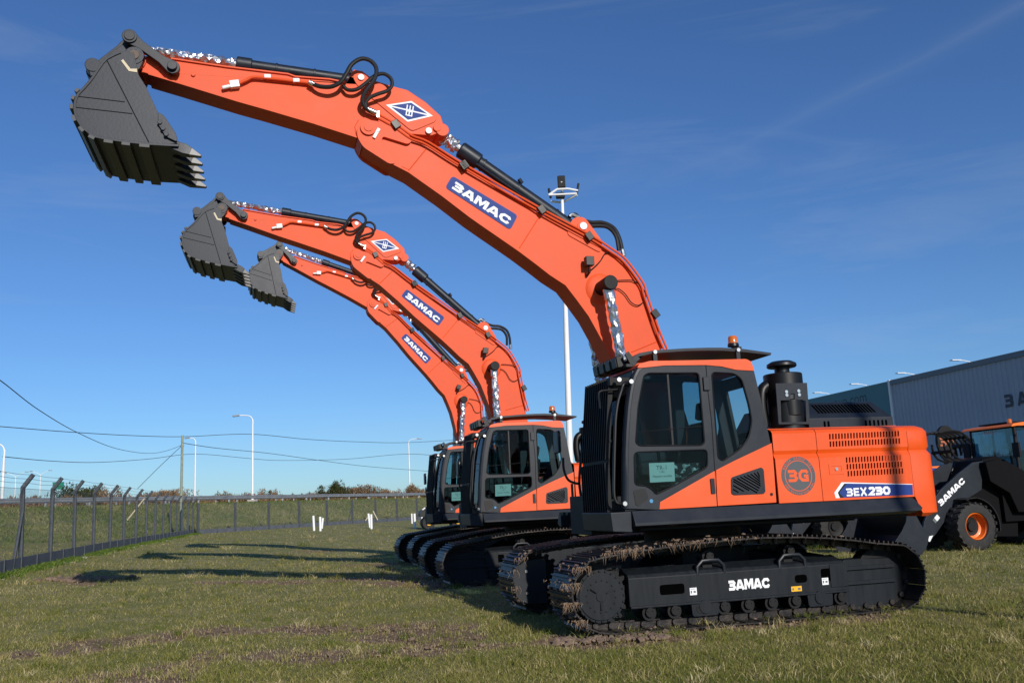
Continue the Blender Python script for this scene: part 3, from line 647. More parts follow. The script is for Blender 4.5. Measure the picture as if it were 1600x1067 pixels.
        if sgn > 0:
            bm = B(); a, b = [(0.227, 0.353), (-0.292, 0.352)]; a = Vector((a[0], 1.3265, a[1])); b = Vector((b[0], 1.3265, b[1])); Ln = (b-a).length; h = .108; sq = Ln/(stroke_width('3AMAC', .08)*h)
            strokes(bm, '3AMAC', a, XF, ZU, h, t=.29, gap=.08*sq, sq=sq); obj('lettering', bm, WVIN, fr_, smooth=0)
            bm = B(); p = [(-0.57, 0.344), (-0.707, 0.281)]; plate(bm, [(p[0][0], p[0][1]), (p[1][0], p[0][1]), (p[1][0], p[1][1]+.005), (p[0][0], p[1][1]+.005)], 1.3255, 1.3275)
            st = obj('warning_sticker', bm, YEL, fr_); bm = B(); c = Vector(((p[0][0]+p[1][0])/2, 1.3285, (p[0][1]+p[1][1])/2))
            for dx, w_ in ((.045, .02), (-.035, .035)): fquad(bm, [c+Vector((dx+sx*w_*.5, 0, sz*.012)) for sx, sz in ((1, -1), (-1, -1), (-1, 1), (1, 1))])
            obj('pictogram', bm, INK, st, smooth=0)
            for px_ in ((.72, .335), (-.98, .335)):
                bm = B(); plate(bm, [(px_[0], px_[1]), (px_[0]-.085, px_[1]), (px_[0]-.085, px_[1]+.08), (px_[0], px_[1]+.08)], 1.3338, 1.3358); st = obj('white_sticker', bm, WVIN, fr_)
                bm = B(); c = Vector((px_[0]-.04, 1.3365, px_[1]+.035))
                for dx, dz, w_, h_ in ((.022, 0, .016, .03), (-.018, .0, .028, .022), (0, .032, .06, .006)): fquad(bm, [c+Vector((dx+sx*w_*.5, 0, dz+sz*h_*.5)) for sx, sz in ((1, -1), (-1, -1), (-1, 1), (1, 1))])
                obj('pictogram', bm, INK, st, smooth=0)
    # ---- upper frame and skirts
    bm = B(); box(bm, -2.3, 1.25, -1.28, 1.28, 1.07, 1.295); box(bm, -2.2, 1.5, -.42, .36, 1.02, 1.5); obj('upper_frame', bm, MATTE, ex, bevel=.01)
    for s in (1, -1):
        bm = B(); cs = [(1.345, 1.298), (1.352, 1.285), (1.425, 1.165), (1.425, 1.13), (1.33, 1.10), (1.27, 1.10), (1.27, 1.298)]
        xa = [1.36]*7; xb = [-2.34, -2.36, -2.42, -2.40, -2.30, -2.30, -2.34]
        a = [bm.verts.new((xa[i], s*y, z)) for i, (y, z) in enumerate(cs)]; b = [bm.verts.new((xb[i], s*y, z)) for i, (y, z) in enumerate(cs)]
        bm.faces.new(a); bm.faces.new(b)
        for i in range(7): bm.faces.new((a[i], a[(i+1) % 7], b[(i+1) % 7], b[i]))
        obj('side_skirt', bm, DARK, ex, bevel=.006, smooth=18)
    # ---- hood with louvred side panels
    XA, XB, XC_ = (-0.497, 1.948)[0], (-1.091, 1.839)[0], (-2.381, 1.617)[0]
    hood = None
    def slots(rows):
        H_ = []
        for (a, b, hgt, n, wd, sl_) in rows:
            for k in range(n):
                t = k/(n-1); x = a[0]+(b[0]-a[0])*t; z = a[1]+(b[1]-a[1])*t
                H_.append([(x, z), (x-wd, z), (x-wd-sl_, z+hgt), (x-sl_, z+hgt)])
        return H_
    lr = [(*[(-1.458, 1.744), (-2.219, 1.751)], .066, 19, .021, .006), (*[(-1.458, 1.663), (-2.222, 1.667)], .066, 19, .021, .006), (*[(-1.461, 1.58), (-2.227, 1.586)], .066, 19, .021, .006)]
    urw = [(*[(-1.27, 2.032), (-2.244, 2.045)], .068, 24, .022, .006), (*[(-1.267, 1.942), (-2.245, 1.954)], .068, 24, .022, .006)]
    CS = [(1.36, 1.302), (1.36, 1.815), (1.325, 1.87), (1.345, 1.915), (1.345, 2.12), (1.32, 2.155), (1.25, 2.182), (1.15, 2.19)]
    for s in (1, -1):
        for (x0, x1, h_lo, h_up) in ((XA-.004, XB+.004, [], []), (XB-.004, XC_+.004, slots(lr), slots(urw))):
            bm = B()
            plate(bm, [(x0, 1.302), (x0, 1.815), (x1, 1.815), (x1, 1.302)], *((1.335, 1.36) if s > 0 else (-1.36, -1.335)), holes=h_lo)
            plate(bm, [(x0, 1.915), (x0, 2.12), (x1, 2.12), (x1, 1.915)], s*1.345, s*1.32, holes=h_up)
            cs = CS[1:4]; cs2 = CS[4:]
            for c_ in (cs, cs2):
                for (ya, za), (yb_, zb) in zip(c_, c_[1:]):
                    bm.faces.new([bm.verts.new(v) for v in ((x0, s*ya, za), (x1, s*ya, za), (x1, s*yb_, zb), (x0, s*yb_, zb))])
            bmesh.ops.remove_doubles(bm, verts=bm.verts[:], dist=.0008)
            hp = obj('hood_side_panel', bm, ORANGE, ex, smooth=28)
            if s > 0 and not h_lo: hood = hp
            if s > 0 and h_lo: vent = hp
    bm = B(); box(bm, XC_, XA, -1.15, 1.15, 2.15, 2.188); box(bm, XC_+.02, XA-.02, -1.30, 1.30, 1.30, 2.14); obj('engine_bay', bm, [HOLE], ex)
    bm = B(); box(bm, XC_, XA, -1.16, 1.16, 2.1885, 2.194); obj('hood_top', bm, ORANGE, ex)
    # latch
    bm = B(); a, b = [(-1.214, 1.739), (-1.414, 1.61)]; c = ((a[0]+b[0])/2, (a[1]+b[1])/2); plate(bm, [(a[0], a[1]), (b[0], a[1]), (b[0], b[1]), (a[0], b[1])], 1.3603, 1.366, holes=[[(a[0]-.03, a[1]-.03), (b[0]+.03, a[1]-.03), (b[0]+.03, b[1]+.03), (a[0]-.03, b[1]+.03)]]); la = obj('latch', bm, ORANGE, vent, bevel=.002)
    bm = B(); cylY(bm, *c, 1.3603, 1.372, .02, 14); obj('lock_barrel', bm, CHROME, la)
    # round emblem
    c = (-0.79, 1.613); r0 = .228; bm = B(); plate(bm, ring(*c, r0, 48), 1.3603, 1.3618); em = obj('round_emblem', bm, GREYV, hood)
    bm = B(); plate(bm, ring(*c, r0*.80, 48), 1.3619, 1.3624, holes=[ring(*c, r0*.765, 48)]); 
    h = .145; wd = stroke_width('3G', .1)*h; strokes(bm, '3G', Vector((c[0]+wd/2, 1.3625, c[1]-h/2)), XF, ZU, h, t=.24, gap=.1)
    for txt, a0, sg in (('BAUZA GROUP SRL', 90, -1), ('www.bauzagroup.com', 270, 1)):
        for i, ch in enumerate(txt):
            if ch == ' ': continue
            an = R(a0+sg*(i-(len(txt)-1)/2)*(9.2 if sg < 0 else 7.0)); rad = r0*.90
            rr_ = Vector((-math.cos(an), 0, math.sin(an))); pos = Vector((c[0], 1.3625, c[1]))+rr_*rad
            uyv = rr_*(1 if sg < 0 else -1); uxv = uyv.cross(Vector((0, 1, 0))) ; 
            font_into(bm, ch, .038, pos, uxv, uyv)
    obj('emblem_lettering', bm, ORANGE, em, smooth=0)
    # model badge
    bm = B(); plate(bm, [(-1.439, 1.499), (-2.361, 1.448), (-2.351, 1.323), (-1.377, 1.33), (-1.319, 1.392)], 1.3604, 1.3616); bd = obj('model_badge', bm, BLUE, vent)
    bm = B(); plate(bm, [(-1.367, 1.514), (-1.442, 1.51), (-2.362, 1.454), (-2.361, 1.447), (-1.438, 1.497), (-1.402, 1.497), (-1.299, 1.393), (-1.321, 1.329), (-1.265, 1.33), (-1.253, 1.395)], 1.3604, 1.3620); 
    a, b = [(-1.417, 1.342), (-2.01, 1.337)]; a = Vector((a[0], 1.3628, a[1])); b = Vector((b[0], 1.3628, b[1])); h = .098; sq = (b-a).length/(stroke_width('3EX230', .08)*h); strokes(bm, '3EX', a, XF, ZU, h, t=.22, gap=.09*sq, sq=sq)
    a2 = a+XF*stroke_width('3EX ', .08)*h*sq*.885; strokes(bm, '230', a2, XF, ZU, h, t=.30, gap=.06*sq, sq=sq*1.05); obj('badge_lettering', bm, WVIN, bd, smooth=0)
    bm = B(); plate(bm, [(-1.402, 1.497), (-1.438, 1.497), (-1.319, 1.392), (-1.377, 1.33), (-1.321, 1.329), (-1.299, 1.393)], 1.3604, 1.3612); obj('badge_chevron', bm, BLACK, bd)
    # counterweight
    bm = B(); pl = [(XC_, 1.0), (-2.45, 1.0), (-2.60, .998), (-2.66, .988), (-2.71, .968), (-2.75, .935), (-2.78, .885), (-2.80, .82), (-2.83, .6), (-2.85, .3), (-2.86, 0)]
    pl = pl+[(x, -y) for x, y in pl[-2::-1]]; lv = [(1.06, -.05), (1.10, 0), (1.30, 0), (1.815, 0), (1.87, -.03), (1.915, -.012), (2.10, -.014), (2.145, -.04), (2.178, -.10), (2.19, -.20)]
    rings = []
    for z, ins in lv:
        xo = 0.0 if z > 1.29 else -.10*(1-(z-1.06)/.23)
        rr_ = []
        for x, y in pl:
            X = x
            if x > XC_-.001: X = XC_ + (xo if z < 1.29 else 0)
            else: X = x - ins
            rr_.append(bm.verts.new((min(X, XC_ + (xo if z < 1.29 else 0)), y*1.36 + (ins if y > 0 else -ins)*(1 if abs(y) > .9 else abs(y)), z)))
        rings.append(rr_)
    n = len(pl)
    for i in range(len(rings)-1):
        for k in range(n): bm.faces.new((rings[i][k], rings[i][(k+1) % n], rings[i+1][(k+1) % n], rings[i+1][k]))
    bm.faces.new(rings[-1]); bm.faces.new(rings[0])
    obj('counterweight', bm, ORANGE, ex, smooth=32)
    # rear engine guard with slots
    gp = [(-1.269, 2.223), (-1.329, 2.523), (-2.405, 2.522), (-2.525, 2.377), (-2.511, 2.225)]; xg0, xg1 = gp[0][0], gp[4][0]; zt = gp[1][1]; bm = B()
    csg = [(.95, 2.17), (.95, 2.33), (.92, 2.352), (.74, zt+.02), (.68, zt+.035), (-.68, zt+.035), (-.92, 2.35), (-.95, 2.33), (-.95, 2.17)]
    xs_ = [(xg0-.0, xg1+.0), (xg0, xg1), (xg0, xg1+.01), (xg0-.01, xg1+.13), (xg0-.02, xg1+.15), (xg0-.02, xg1+.15), (xg0, xg1+.01), (xg0, xg1), (xg0, xg1)]
    a = [bm.verts.new((xs_[i][0], y, z)) for i, (y, z) in enumerate(csg)]; b = [bm.verts.new((xs_[i][1], y, z)) for i, (y, z) in enumerate(csg)]
    bm.faces.new(a); bm.faces.new(b)
    for i in range(9): bm.faces.new((a[i], a[(i+1) % 9], b[(i+1) % 9], b[i]))
    eg = obj('engine_guard', bm, DARK, ex, bevel=.012)
    bm = B(); A0 = Vector((0, .92, 2.352)); A1 = Vector((0, .74, zt+.02)); sd_ = (A1-A0); nn_ = Vector((0, sd_.z, -sd_.y)).normalized()
    for k in range(18):
        x = xg0-.20-k*(xg0-xg1-.42)/17; p0 = A0+sd_*.22+nn_*.002; p1 = A0+sd_*.86+nn_*.002
        fquad(bm, [Vector((x, p0.y, p0.z)), Vector((x-.032, p0.y, p0.z)), Vector((x-.032+.03, p1.y, p1.z)), Vector((x+.03, p1.y, p1.z))])
    for tt in (.17, .215, .655, .705, .755, .805, .855, .90):
        x = xg0+(xg1-xg0)*tt; plate(bm, rpoly([(x, 2.215), (x, 2.29), (x-.03, 2.29), (x-.03, 2.215)], .012, 2), .9505, .9525)
    obj('guard_slot', bm, HOLE, eg, smooth=0)
    # air cleaner
    c0 = (-1.104, 2.925); xc = c0[0]; zc = c0[1]; bm = B()
    tube(bm, [(xc, .72, 2.19), (xc, .72, zc-.01), (xc, .72, zc)], [.245, .245, .235], 36); tube(bm, [(xc, .72, zc), (xc, .72, zc+.11)], .095, 24)
    tube(bm, [(xc, .72, zc+.085), (xc, .72, zc+.10), (xc, .72, zc+.135), (xc, .72, zc+.165), (xc, .72, zc+.175)], [.175, .19, .185, .13, .04], 32)
    tube(bm, spline([(xc+.19, .7, 2.8), (xc+.30, .7, 2.72), (xc+.33, .7, 2.5), (xc+.3, .7, 2.25)], 5), .07, 14)
    ac = obj('air_cleaner', bm, BLACK, ex, bevel=.004)
    pA = [(-0.838, 2.774), (-1.283, 2.777), (-1.266, 2.254), (-0.825, 2.263)]; pH = [(-0.883, 2.56), (-1.019, 2.561), (-1.035, 2.643), (-1.091, 2.642), (-1.082, 2.562), (-1.182, 2.563), (-1.237, 2.549), (-1.219, 2.282), (-0.865, 2.285)]
    bm = B(); plate(bm, pA, .965, .98, holes=[pH]); 
    s1 = [[(a, b), (a-.012, b), (a-.012, b+.07), (a, b+.07)] for a, b in [(-0.958, 2.681), (-1.137, 2.686)]]
    mb = obj('mounting_plate', bm, DARK, ac)
    bm = B(); bolts(bm, [(a, .98, b) for a, b in [(-0.973, 2.666), (-0.973, 2.624), (-1.148, 2.673), (-1.151, 2.626)]], .022, .012, 8); obj('plate_bolt', bm, CHROME, mb)
    c = (-1.102, 2.477); bm = B(); tube(bm, [(c[0], .83, c[1]-.13), (c[0], .83, c[1]-.10), (c[0], .83, c[1]+.09), (c[0], .83, c[1]+.11)], [.10, .15, .155, .13], 28); obj('dust_bowl', bm, BLACK, ac, bevel=.004)
    # ---- cab
    cabf = [(1.401, 1.327), (1.377, 1.687), (1.355, 1.952), (1.323, 2.219), (1.284, 2.469), (1.246, 2.644), (1.218, 2.741), (1.187, 2.82), (1.144, 2.894), (1.082, 2.929), (0.954, 2.942)]
    cabt = [(0.833, 2.958), (0.295, 2.96), (0.089, 2.943), (-0.098, 2.904), (-0.336, 2.881), (-0.395, 2.517), (-0.467, 2.011)]
    cabd = [(-0.482, 2.011), (0.284, 1.714), (1.013, 1.38), (1.026, 1.299)]
    win1 = rpoly([(1.258, 2.063), (1.196, 2.476), (1.097, 2.836), (1.041, 2.864), (0.397, 2.862), (0.394, 2.04), (0.437, 2.011), (1.212, 2.026)], .05, 5)
    win2 = rpoly([(1.284, 1.955), (0.372, 1.959), (0.38, 1.757), (0.807, 1.566), (1.053, 1.47), (1.093, 1.523), (1.163, 1.571), (1.305, 1.586)], .05, 4)
    win3 = rpoly([(0.228, 2.868), (-0.064, 2.852), (-0.162, 2.781), (-0.227, 2.468), (-0.246, 2.279), (-0.188, 2.092), (-0.071, 1.959), (0.181, 1.819), (0.238, 1.859)], .05, 5)
    bm = B(); plate(bm, cabf+cabt+cabd, 1.315, 1.35, holes=[win1, win2, win3])
    far = [(x, z) for x, z in win1]
    plate(bm, cabf+cabt+[(-.4, 1.31)], .515, .545, holes=[win1, win3])
    # front corner pillars, sill, rear wall, ceiling
    fx = lambda z: np.interp(z, [p[1] for p in cabf], [p[0] for p in cabf])
    for yk in (1.30, .565):
        zz = [p[1] for p in cabf]
        tube(bm, [(fx(z)+.005, yk, z) for z in zz[:-1]], .052, 12)
    box(bm, .95, fx(1.4)+.03, .52, 1.31, 1.30, 1.42); box(bm, 1.0, fx(2.78)+.02, .52, 1.31, 2.80, 2.9)
    rr0 = (-0.336, 2.881); rr1 = (-0.467, 2.011)
    def rwall(z0, z1, y0, y1):
        xa = lambda z: rr1[0]+(rr0[0]-rr1[0])*max(0, (z-rr1[1])/(rr0[1]-rr1[1])); plate(bm, [(xa(z0)+.04, z0), (xa(z0), z0), (xa(z1), z1), (xa(z1)+.04, z1)], y0, y1)
    rwall(1.31, 1.95, .53, 1.32); rwall(2.72, rr0[1]-.01, .53, 1.32); rwall(1.95, 2.72, .53, .63); rwall(1.95, 2.72, 1.25, 1.32)
    cab = obj('cab', bm, DARK, ex, bevel=.006, smooth=30)
    # openings in the rear wall are dark glass
    bm = B(); box(bm, rr1[0]+.06, 1.3, .55, 1.31, 1.302, 1.33); box(bm, rr1[0]+.06, rr1[0]+.3, .55, 1.31, 1.33, 1.85); obj('cab_floor', bm, INTER, cab)
    bm = B(); plate(bm, rpoly([(1.181, 2.924), (1.145, 2.973), (1.016, 3.005), (0.295, 3.014), (-0.239, 3.024), (-0.303, 2.992), (-0.336, 2.879), (-0.092, 2.893), (0.095, 2.935), (0.3, 2.953), (0.838, 2.951), (1.094, 2.927)], .02, 3), .48, 1.362); obj('roof', bm, ORANGE, cab, bevel=.02)
    bm = B(); 
    for wnd, th in ((win1, .0), (win2, .0), (win3, .0)): plate(bm, wnd, 1.328, 1.334)
    obj('side_window', bm, GLASS, cab, smooth=0)
    bm = B()
    for wnd in (win1, win3): plate(bm, wnd, .525, .531)
    obj('far_window', bm, GLASS, cab, smooth=0)
    bm = B(); zs = [1.44, 1.9, 2.3, 2.6, 2.8]; v0 = [(fx(z)+.022, z) for z in zs]; plate(bm, v0+[(x-.006, z) for x, z in v0[::-1]], .60, 1.26); obj('windscreen', bm, GLASS, cab, smooth=0)
    # window gaskets: thin black rims
    bm = B()
    for wnd in (win1, win2, win3): tube(bm, [V3(p, 1.351) for p in wnd]+[V3(wnd[0], 1.351)], .009, 6)
    a, b = [(0.678, 2.857), (0.79, 2.025)]; box(bm, b[0]-.012, b[0]+.012, 1.3345, 1.338, b[1], a[1]); a, b = [(1.221, 2.182), (0.39, 2.235)]; tube(bm, [V3(a, 1.336), V3(b, 1.336)], .006, 6)
    obj('window_gasket', bm, BLACK, cab)
    bm = B(); pts = [(0.295, 2.958), (0.297, 2.631), (0.282, 2.29), (0.292, 1.786)]+[(0.299, 1.623), (0.304, 1.307)]; tube(bm, [V3(p, 1.349) for p in pts], .006, 6); obj('door_seam', bm, MATTE, cab)
    bm = B(); a, b = [(0.355, 2.81), (0.276, 2.65)]; box(bm, b[0], a[0], 1.35, 1.378, b[1], a[1]); a, b = [(0.368, 1.623), (0.316, 1.448)]; box(bm, b[0], a[0], 1.362, 1.372, b[1], a[1]); hg = obj('door_hinge', bm, [DARK], cab, bevel=.006)
    bm = B(); plate(bm, rpoly([(1.331, 1.528), (1.183, 1.548), (1.145, 1.428), (1.274, 1.348), (1.309, 1.361)], .04, 4), 1.3505, 1.356); dh = obj('door_handle', bm, BLACK, cab, bevel=.004)
    bm = B(); c = (1.118, 1.399); cylY(bm, *c, 1.35, 1.356, .022, 14); obj('door_lock', bm, mat('blue_plastic', (.05, .25, .45), .4) if 'blue_plastic' not in bpy.data.materials else bpy.data.materials['blue_plastic'], cab)
    # orange lower panels
    bm = B(); plate(bm, [(1.011, 1.382), (0.29, 1.712), (0.291, 1.623), (0.3, 1.447), (0.303, 1.307), (1.025, 1.303)], 1.3, 1.354); obj('door_lower_panel', bm, ORANGE, cab, bevel=.003)
    bm = B(); plate(bm, [(0.28, 1.716), (0.026, 1.82), (-0.209, 1.908), (-0.478, 2.009), (-0.48, 1.854), (-0.477, 1.685), (-0.467, 1.313), (0.296, 1.307), (0.292, 1.447), (0.285, 1.601)], 1.3, 1.356); rp = obj('rear_lower_panel', bm, ORANGE, cab, bevel=.003)
    bm = B(); vo = rpoly([(0.099, 1.625), (-0.307, 1.73), (-0.336, 1.701), (-0.331, 1.443), (-0.306, 1.42), (0.081, 1.42), (0.114, 1.439)], .03, 3); plate(bm, vo, 1.356, 1.364); sv = obj('air_grille', bm, DARK, rp, bevel=.003)
    bm = B()
    vs_ = [(0.071, 1.626), (-0.294, 1.707), (-0.292, 1.445), (0.095, 1.444)]
    for k in range(8):
        t = k/8.; a = (vs_[0][0]*(1-t)+vs_[1][0]*t, vs_[0][1]*(1-t)+vs_[1][1]*t-.02); dx, dz = -.29*(1-t*.75), -.17*(1-t*.75)
        b = (max(a[0]+dx, vs_[2][0]+.02), a[1]+dz)
        tube(bm, [V3(a, 1.3645), V3(b, 1.3645)], .008, 4)
    for k in range(3):
        t = (k+1)/4.; a = (vs_[0][0]*(1-t)+vs_[3][0]*t, vs_[0][1]*(1-t)+vs_[3][1]*t); b = (a[0]-.26*(1-t), a[1]-.15*(1-t)); tube(bm, [V3(a, 1.3645), V3(b, 1.3645)], .008, 4)
    obj('grille_slot', bm, HOLE, sv)
    bm = B(); c = (-0.41, 1.411); cylY(bm, *c, 1.356, 1.364, .018, 14); obj('panel_plug', bm, BLACK, rp)
    # paper notice behind the lower window
    pn = [(1.093, 1.827), (0.779, 1.828), (0.785, 1.61), (1.098, 1.607)]; bm = B(); plate(bm, pn, 1.305, 1.307); pa = obj('paper_notice', bm, PAPER, cab)
    bm = B(); c = Vector(((pn[0][0]+pn[2][0])/2, 1.3085, (pn[0][1]+pn[2][1])/2)); font_into(bm, 'TR-1', .07, c+Vector((0, 0, .05)), XF, ZU); font_into(bm, '1 BC', .035, c+Vector((0, 0, .005)), XF, ZU); font_into(bm, 'Maquina vendida', .036, c+Vector((0, 0, -.045)), XF, ZU); obj('notice_print', bm, INK, pa, smooth=0)
    bm = B(); qn = [(0.717, 1.806), (0.437, 1.78), (0.436, 1.724), (0.559, 1.65), (0.749, 1.58)]
    nx = 9
    for i in range(nx):
        for j in range(nx):
            pass
    gx0, gx1 = qn[4][0], qn[1][0]; gz0, gz1 = qn[4][1], qn[0][1]; G = [[bm.verts.new((gx0+(gx1-gx0)*i/nx, 1.2+random.uniform(-.05, .05), max(gz0+(gz1-gz0)*j/nx, gz0+(.17*i/nx))+random.uniform(-.008, .008))) for j in range(nx+1)] for i in range(nx+1)]
    for i in range(nx):
        for j in range(nx): bm.faces.new((G[i][j], G[i+1][j], G[i+1][j+1], G[i][j+1]))
    obj('plastic_sheet', bm, PAPW, cab, smooth=0)
    # seat and console
    bm = B(); sx = .28; 
    box(bm, sx-.02, sx+.5, .62, 1.08, 1.62, 1.76); Mx = Matrix.Translation((sx-.02, .85, 1.74)) @ Matrix.Rotation(R(-10), 4, 'Y'); box(bm, -.07, .07, -.24, .24, 0, .58, Mx); box(bm, -.05, .05, -.13, .13, .62, .84, Mx); box(bm, sx+.05, sx+.45, .66, 1.04, 1.35, 1.6)
    obj('seat', bm, SEAT, cab, bevel=.035)
    bm = B()
    for yk in (.55, 1.14): box(bm, sx+.1, sx+.65, yk-.07, yk+.07, 1.55, 1.82); tube(bm, [(sx+.6, yk, 1.8), (sx+.62, yk, 1.98)], .02, 8)
    box(bm, 1.05, 1.2, .55, .66, 1.33, 2.1); tube(bm, [(1.0, .8, 1.4), (1.12, .8, 1.75)], .015, 6); tube(bm, [(1.0, .95, 1.4), (1.12, .95, 1.75)], .015, 6); obj('control_console', bm, BLACK, cab, bevel=.02)
    # visor
    bm = B(); plate(bm, [(1.2, 3.053), (1.101, 3.114), (0.934, 3.142), (0.786, 3.153), (0.505, 3.169), (0.221, 3.177), (0.03, 3.177), (-0.258, 3.161), (-0.638, 3.112), (-0.627, 3.084), (-0.254, 3.122), (0.034, 3.138), (0.224, 3.14), (0.508, 3.134), (0.788, 3.117), (0.937, 3.107), (1.048, 3.083), (1.145, 3.008)], .50, 1.28); vz = obj('roof_visor', bm, DARK, cab, bevel=.006)
    bm = B()
    for p in [(0.917, 3.073), (-0.17, 3.101)]: box(bm, p[0]-.025, p[0]+.025, 1.26, 1.31, p[1]-.10, p[1]+.02)
    obj('visor_bracket', bm, DARK, vz); bm = B(); bolts(bm, [(a, 1.31, b) for a, b in [(0.918, 3.119), (-0.172, 3.142)]], .024, .014, 8); obj('bracket_bolt', bm, CHROME, vz)
    # beacon
    c = (-0.139, 3.201); bm = B(); tube(bm, [(c[0], 1.26, c[1]-.01), (c[0], 1.26, c[1]+.03)], [.07, .065], 20); box(bm, c[0]-.10, c[0]+.02, 1.24, 1.28, c[1]-.05, c[1]-.01); be = obj('beacon', bm, BLACK, cab, bevel=.004)
    bm = B(); tube(bm, [(c[0], 1.26, c[1]+.03), (c[0], 1.26, c[1]+.10), (c[0], 1.26, c[1]+.12)], [.058, .056, .045], 20); obj('amber_lens', bm, AMBER, be)
    # front guard of vertical slats
    bm = B()
    for k in range(12):
        y = .40+k*.0745
        for (xa, za, xb_, zb) in ((1.43, 2.84, 1.54, 1.89), (1.55, 1.85, 1.55, 1.30)):
            v = []
            for yy_ in (y-.008, y+.008):
                v.append([bm.verts.new(p) for p in ((xa, yy_, za), (xa+.055, yy_, za), (xb_+.055, yy_, zb), (xb_, yy_, zb))])
            bm.faces.new(v[0]); bm.faces.new(v[1])
            for i in range(4): bm.faces.new((v[0][i], v[0][(i+1) % 4], v[1][(i+1) % 4], v[1][i]))
    for (xx, zz_) in ((1.44, 2.80), (1.52, 2.1), (1.56, 1.87), (1.57, 1.35)): box(bm, xx-.012, xx+.012, .39, 1.235, zz_-(.035 if zz_ == 1.87 else .012), zz_+(.035 if zz_ == 1.87 else .012))
    fg = obj('front_guard', bm, MATTE, cab)
    bm = B()
    for zz_ in (2.78, 1.42): box(bm, fx(zz_), 1.5, 1.20, 1.28, zz_-.05, zz_+.05)
    obj('guard_hinge', bm, MATTE, fg, bevel=.01)
    # lamps across the cab front
    bm = B(); box(bm, 1.22, 1.30, .42, 1.33, 2.94, 2.98); plate(bm, [(1.304, 3.094), (1.256, 3.128), (1.153, 2.983), (1.225, 2.933)], 1.30, 1.325); br = obj('lamp_bar', bm, BLACK, cab, bevel=.006)
    for k in range(4):
        bm = B(); y = .50+k*.21; Mx = Matrix.Translation((1.33, y, 3.02)) @ Matrix.Rotation(R(8), 4, 'Y'); box(bm, -.06, .04, -.085, .085, -.07, .07, Mx); lm = obj('work_lamp', bm, BLACK, br, bevel=.015); bm = B(); box(bm, .041, .046, -.07, .07, -.055, .055, Mx); obj('lamp_glass', bm, BLACK, lm)
    # handrail on the front pillar
    bm = B(); hp_ = [(1.291, 2.762), (1.376, 2.733), (1.412, 2.656), (1.463, 2.522), (1.501, 2.35), (1.523, 2.16), (1.544, 1.953), (1.565, 1.729), (1.581, 1.506), (1.562, 1.413), (1.513, 1.388), (1.459, 1.386)]; tube(bm, spline([(a, 1.40 if 0 < i < len(hp_)-1 else 1.36, b) for i, (a, b) in enumerate(hp_)], 4), .018, 8)
    hr = obj('handrail', bm, BLACK, cab); bm = B()
    for p in [(1.281, 2.761), (1.459, 1.384), (1.428, 2.784)]: tube(bm, [(p[0], 1.37, p[1]), (p[0], 1.41, p[1])], .026, 10)
    obj('rail_bolt', bm, CHROME, hr)
    bm = B(); tube(bm, spline([(a, 1.3, b) for a, b in [(1.415, 2.682), (1.539, 2.674), (1.633, 2.659), (1.652, 2.597), (1.642, 2.466)]], 4), .014, 8); obj('wiper_arm', bm, BLACK, cab)
    # base block under the cab
    bm = B(); plate(bm, [(1.36, 1.06), (1.36, 1.295), (1.62, 1.295), (1.60, 1.08)], .36, 1.34); obj('cab_bumper', bm, DARK, ex, bevel=.012)
    # right-hand side boxes, rails, mirror
    bm = B(); plate(bm, rpoly([(-.45, 1.3), (-.45, 2.0), (.55, 2.0), (.72, 1.9), (.75, 1.7), (.75, 1.3)], .05, 3), -1.33, -.50); obj('fuel_tank', bm, ORANGE, ex, bevel=.01)
    bm = B(); tube(bm, spline([(a, -1.25, b) for a, b in [(0.888, 2.492), (0.921, 2.373), (0.998, 2.113), (1.035, 1.925), (1.065, 1.69), (1.048, 1.479), (1.047, 1.258)]], 4), .02, 8)
    tube(bm, spline([(a, -1.0, b) for a, b in [(1.367, 2.038), (1.365, 1.877), (1.312, 1.737), (1.205, 1.683), (1.144, 1.68)]], 4), .018, 8); tube(bm, [(a, -1.0, b) for a, b in [(1.26, 1.678), (1.26, 1.268)]], .018, 8)
    gr = obj('guard_rail', bm, BLACK, ex)
    bm = B(); box(bm, 1.30, 1.34, -1.50, -1.26, 2.12, 2.44, Matrix.Identity(4)); mr = obj('mirror', bm, BLACK, gr, bevel=.02); bm = B(); box(bm, 1.293, 1.2985, -1.48, -1.28, 2.14, 2.42); obj('mirror_glass', bm, CHROME, mr)
    return ex
